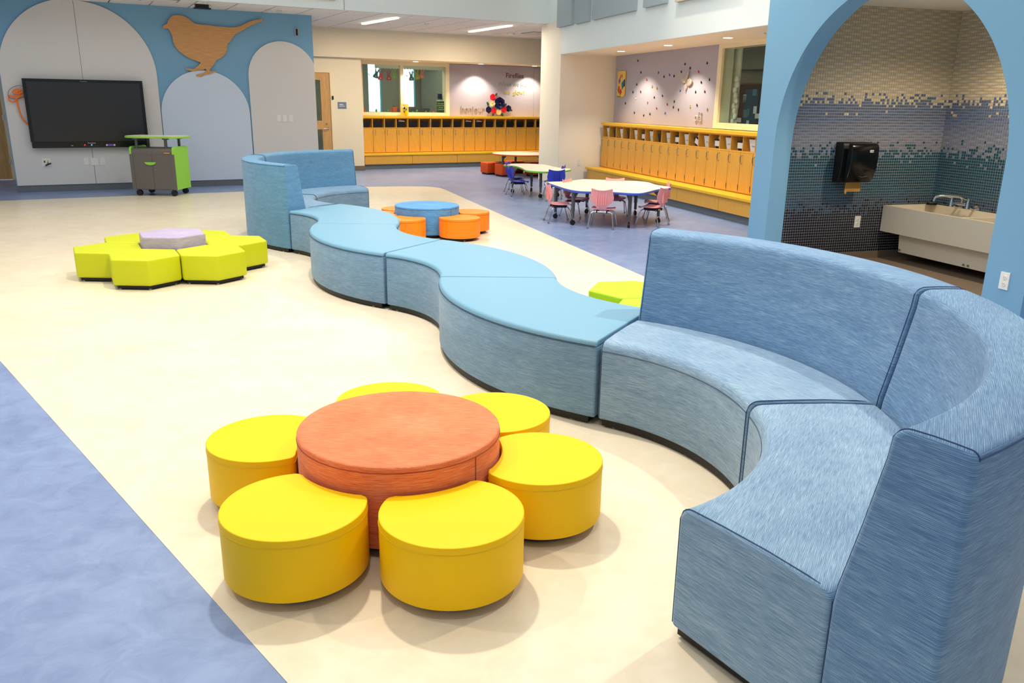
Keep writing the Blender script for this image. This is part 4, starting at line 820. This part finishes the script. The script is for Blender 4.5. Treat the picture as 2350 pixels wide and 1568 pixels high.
obj('board', P([(-.17, .23), (.165, .23), (.165, -.16), (.13, -.22), (.03, -.235), (-.17, -.22)], 0, .012, 'y'), 'yellow_card', t, smooth=False)
for pts, m, nm in (([(.02, .02), (.13, .08), (.16, .02), (.12, -.04), (.06, -.10), (.03, -.04)], 'card_teal', 'blue_wing'), ([(.10, .0), (.16, .09), (.164, -.03), (.12, -.05)], 'rose_navy', 'blue_wing'), ([(-.14, -.10), (-.09, -.02), (-.05, -.08), (-.08, -.17)], 'card_orange', 'flower'), ([(-.06, -.13), (0, -.08), (.04, -.14), (-.02, -.20)], 'card_red', 'flower'), ([(-.12, .06), (-.06, .12), (-.03, .05), (-.09, .0)], 'purple', 'small_wing'), ([(-.06, .16), (.03, .17), (.05, .12), (-.04, .10)], 'card_blush', 'flower'), ([(-.155, -.205), (.0, -.21), (.02, -.23), (-.15, -.225)], 'card_lime', 'grass')):
    obj(nm, P(pts, -.006, .0, 'y'), m, t, smooth=False)

# things in the room behind the right window
t = thing('curtain_tieback', 'cream ruffled curtain gathered inside the right window', 'curtain', WA(-10.97, 6.84, 1.25), RA)
bm = bmesh.new()
for k in range(9): bmesh.ops.create_icosphere(bm, subdivisions=2, radius=1, matrix=Matrix.Translation((.09+.03*math.sin(k*2.1), .0, .62-.075*k)) @ Matrix.Diagonal((.06-.004*k, .03, .05, 1)))
obj('ruffle', bm, 'paper', t); obj('cloth_panel', B((-.32, .12, .02, .04, .0, 1.06)), 'paint_warm', t, smooth=False)
t = thing('notice_board', 'dark navy notice board with pinned papers in the side room', 'notice board', WA(-16.75, 10.56, .95), RA)
obj('board', B((-.45, 1.6, -.03, 0, .0, 1.0)), 'navy_board', t, smooth=False)
for k in range(14):
    x, z = random.uniform(-.4, 1.3), random.uniform(.08, .8); obj('pinned_paper', B((x, x+random.uniform(.09, .2), -.034, -.03, z, z+random.uniform(.09, .2))), ('paper', 'card_slate', 'panel_grey')[k % 3], t, smooth=False)
t = thing('side_room_cabinet', 'reddish wooden cabinet behind the right window', 'cabinet', WA(-18.0, 10.2, 0), RA)
obj('body', B((-.4, .7, -.2, .3, 0, 1.75)), 'cork', t, smooth=False); obj('door', B((-.38, .68, -.22, -.2, .1, 1.7)), 'cork', t, bev=.004, seg=1)

# ------------------------------------------------ acoustic panels high up
def apanel(label, fn, rot, x0, x1, z0, z1, y, m='acoustic', th=.06):
    t = thing('acoustic_panel', label, 'acoustic panel', fn((x0+x1)/2, y, z0), rot, 'flat acoustic panels high on the hall walls'); h = (x1-x0)/2
    obj('board', B((-h, h, -th, 0, 0, z1-z0)), m, t, bev=.004, seg=1); obj('edge_backing', B((-h+.01, h-.01, -th*.2, 0, -.004, z1-z0+.004)), 'acoustic_dark', t, smooth=False)
apanel('grey acoustic panel nearest the hall corner on the right wall', WA, RA, -14.86, -14.14, 2.82, 4.4, 5.54)
apanel('narrow grey acoustic panel, second from the hall corner', WA, RA, -14.0, -13.38, 2.815, 4.1, 5.54)
apanel('wide grey acoustic panel, third from the hall corner', WA, RA, -13.22, -11.63, 2.815, 4.3, 5.54)
apanel('small grey acoustic panel, fourth from the hall corner', WA, RA, -11.33, -10.67, 2.82, 3.9, 5.54)
apanel('pale wide acoustic panel above the arched wall side, fifth from the corner', WA, RA, -10.38, -8.9, 2.80, 4.2, 5.54, 'acoustic_tan')
apanel('tan acoustic panel on the pale upper wall above the low ceiling', WB, RB, 3.1, 4.31, 3.082, 4.2, 14.15, 'acoustic_tan')

# ------------------------------------------------ ceiling fittings
def linear(label, xa, ya, xb, yb):
    p, q = WB(xa, ya, 2.938), WB(xb, yb, 2.938); m_ = (p+q)/2; L_ = (q-p).length; a = math.atan2((q-p).y, (q-p).x)
    t = thing('linear_ceiling_light', label, 'ceiling light', m_, a, 'slim glowing ceiling lights'); hl_ = L_/2-.03
    o = [(hl_, -.045)]+[(hl_+.045*math.sin(PI*i/10), -.045*math.cos(PI*i/10)) for i in range(1, 10)]+[(hl_, .045), (-hl_, .045)]+[(-hl_-.045*math.sin(PI*i/10), .045*math.cos(PI*i/10)) for i in range(1, 10)]+[(-hl_, -.045)]
    obj('housing', P([(x*1.01, y*1.25) for x, y in o], -.004, .0), 'white_plastic', t, smooth=False); obj('diffuser', P(o, -.022, -.004), 'light_white', t)
    light('AREA', 'linear_lamp', m_+Vector((0, 0, -.05)), 60, WARM, (0, 0, a), shape='RECTANGLE', size=L_, size_y=.1)
linear('slim glowing ceiling light, left one before the back recess', 5.49, 16.26, 5.60, 14.71)
linear('slim glowing ceiling light, right one before the back recess', 7.97, 16.63, 7.97, 14.79)
def downl(label, p, grp, r=.085, power=10, spot=True, aim=None):
    t = thing('recessed_downlight', label, 'ceiling light', p, 0, grp)
    obj('trim_ring', CY(((0, 0, -.006), r, .006)), 'white_plastic', t); obj('lens', CY(((0, 0, -.008), r*.72, .003)), 'down_glow', t)
    if spot: light('SPOT', 'downlight_lamp', p+Vector((0, 0, -.02)), power, WARM, (0, 0, 0), spot_size=R(112), spot_blend=.5, shadow_soft_size=.03)
for k, x in enumerate((-13.35, -11.67, -10.01)): downl('recessed downlight in the bulkhead over the right lockers, %s of three' % ('leftmost', 'middle', 'rightmost')[k], WA(x, 6.10, 2.36), 'downlights over the right lockers', power=95)
for k, (x, y) in enumerate(((7.33, 18.14), (8.98, 18.14), (10.45, 18.14))): downl('recessed downlight in the bulkhead over the back lockers, %s of three' % ('leftmost', 'middle', 'rightmost')[k], WB(x, y, 2.36), 'downlights over the back lockers', power=95)
def disc(name, label, p, r, m='white_plastic', cat='sensor', h=.02):
    t = thing(name, label, cat, p); obj('body', CY(((0, 0, -h), r*.8, h, dict(r2=r))), m, t); obj('rim', CY(((0, 0, -.003), r*1.15, .003)), 'steel', t); return t
disc('sprinkler_head', 'small sprinkler disc in the right bulkhead near the arched wall', WA(-9.15, 6.05, 2.36), .045)
disc('sprinkler_head', 'faint sprinkler disc in the right bulkhead left of the downlights', WA(-13.8, 6.08, 2.36), .04)
disc('smoke_detector', 'round smoke detector right of the right slim ceiling light', WB(8.9, 16.5, 2.938), .08, h=.05)
disc('ceiling_speaker', 'small round ceiling fitting above the bird tail, left one', WB(3.38, 14.94, 2.938), .045, 'panel_grey'); disc('ceiling_speaker', 'small round ceiling fitting above the bird tail, right one', WB(3.56, 14.92, 2.938), .045, 'panel_grey')
disc('ceiling_speaker', 'small round ceiling fitting beyond the black camera', WB(2.29, 14.42, 2.938), .04, 'panel_grey')
disc('sprinkler_head', 'small sprinkler between the two slim ceiling lights', WB(6.55, 15.6, 2.938), .045)
t = thing('air_vent', 'flat square vent in the low ceiling near the hall corner', 'vent', WB(9.35, 16.1, 2.938), RB)
obj('frame', B((-.28, .28, -.28, .28, -.008, 0)), 'grid_grey', t, smooth=False)
for k in range(7): obj('slat', B((-.25, .25, -.24+.07*k, -.215+.07*k, -.014, -.008)), 'ceiling_tile', t, smooth=False)
t = thing('air_vent', 'flat square vent in the low ceiling above the bird head', 'vent', WB(1.62, 14.45, 2.938), RB)
obj('frame', B((-.28, .28, -.18, .18, -.008, 0)), 'grid_grey', t, smooth=False)
for k in range(5): obj('slat', B((-.25, .25, -.15+.06*k, -.125+.06*k, -.014, -.008)), 'ceiling_tile', t, smooth=False)
t = thing('ceiling_camera', 'black camera unit hanging under the low ceiling above the bird', 'camera', WB(2.28, 14.72, 2.938), RB)
obj('housing', B((-.10, .10, -.05, .05, -.05, 0)), 'dark', t, bev=.01); obj('wide_base', B((-.13, .13, -.06, .06, -.072, -.05)), 'black_gloss', t, bev=.008)

# ------------------------------------------------ wash room
t = thing('trough_sink', 'long cream wall-hung trough sink seen through the arch', 'sink', WA(-6.83, 6.75, 0), RA)
def ring_box(x0, x1, y0, y1, z0, z1, th, zf):
    return B((x0, x1, y0, y0+th, z0, z1), (x0, x1, y1-th, y1, z0, z1), (x0, x0+th, y0+th, y1-th, z0, z1), (x1-th, x1, y0+th, y1-th, z0, z1), (x0+th, x1-th, y0+th, y1-th, zf, zf+.03))
obj('basin', ring_box(.005, 2.35, -.62, -.004, .283, .546, .035, .32), 'sink', t, bev=.006)
obj('apron', P([(-.54, .284), (-.52, .09), (-.02, .09), (-.02, .284)], .19, 2.3, 'x'), 'sink', t, smooth=False)
obj('divider', P([(-.585, .546), (-.585, .36), (-.04, .36), (-.04, .53)], .95, 1.0, 'x'), 'sink', t, smooth=False)
for x in (.215, 1.02, 1.07): obj('bolt', CY(((x, -.535, .115), .010, .01, dict(axis='y', n=12))), 'steel', t)
t = thing('wall_faucet', 'chrome wall faucet with two lever handles over the sink', 'faucet', WA(-6.36, 6.752, .60), RA)
bm = T([(-.10, -.10, 0), (.10, -.10, 0)], .016, 10); obj('bridge', bm, 'chrome', t)
for sx in (-1, 1):
    bm = CY(((sx*.10, -.125, -.035), .024, .07, dict(r2=.018)), ((sx*.10, -.125, .033), .014, .03)); tube(bm, spline([(sx*.10, -.12, -.02), (sx*.10, -.06, -.04), (sx*.10, 0, -.04)], 4, False), .013, 8); cyl(bm, (sx*.10, -.010, -.04), .034, .008, axis='y'); v = obj('valve', bm, 'chrome', t)
    obj('lever_handle', T(spline([(sx*.10, -.125, .055), (sx*.10+.0, -.17, .058), (sx*.10, -.235, .085)], 4, False), .008, 8), 'chrome', v)
obj('spout', T(spline([(0, -.10, 0), (-.0, -.10, .05), (-.02, -.14, .07), (-.10, -.26, .072), (-.13, -.305, .055), (-.135, -.315, .015)], 5, False), .0125, 10), 'chrome', t)
t = thing('soap_holder', 'dark round dish at the inner corner of the sink rim', 'dish', WA(-6.74, 6.66, .548), RA); obj('dish', CY(((0, 0, 0), .05, .022)), 'dark', t); obj('rim', CY(((0, 0, .02), .045, .006)), 'steel', t)
t = thing('towel_dispenser', 'black towel dispenser with brown paper hanging, on the mosaic wall', 'dispenser', WA(-6.831, 5.63, .79), RA+PI/2)
prof_ = [(0, .0), (0, .385), (-.17, .385), (-.215, .375), (-.235, .345), (-.24, .28), (-.235, .16), (-.215, .07), (-.185, .02), (-.15, .0)]
obj('back_case', P([(a*.5, b) for a, b in prof_], -.165, .165, 'x'), 'dark', t, bev=.008); obj('cover', P([(a, b) for a, b in prof_ if a < -.1]+[(-.10, .0), (-.10, .385)][0:0]+[(-.11, .0)][0:0], -.155, .155, 'x'), 'black_gloss', t, bev=.012, recalc=True)
obj('paper_towel', P([(-.10, -.09), (-.095, .01), (.085, .01), (.085, -.085)]+[(.085-.012*i, -.085-(.006 if i % 2 else 0)) for i in range(1, 14)]+[(-.085, -.115)], -.125, -.123, 'y'), 'towel', t, smooth=False)
b_ = obj('badge', B((.045, .085, -.2425, -.236, .295, .318)), 'white_plastic', t, bev=.004)
text('badge_lettering', 'TORK', .014, 'dark', (.065, -.2435, .301), 0, .0006, t)
obj('arrow_mark', T([(-.04, -.232, .07), (0, -.230, .062), (.05, -.232, .07)], .0015, 4), 'steel', t)
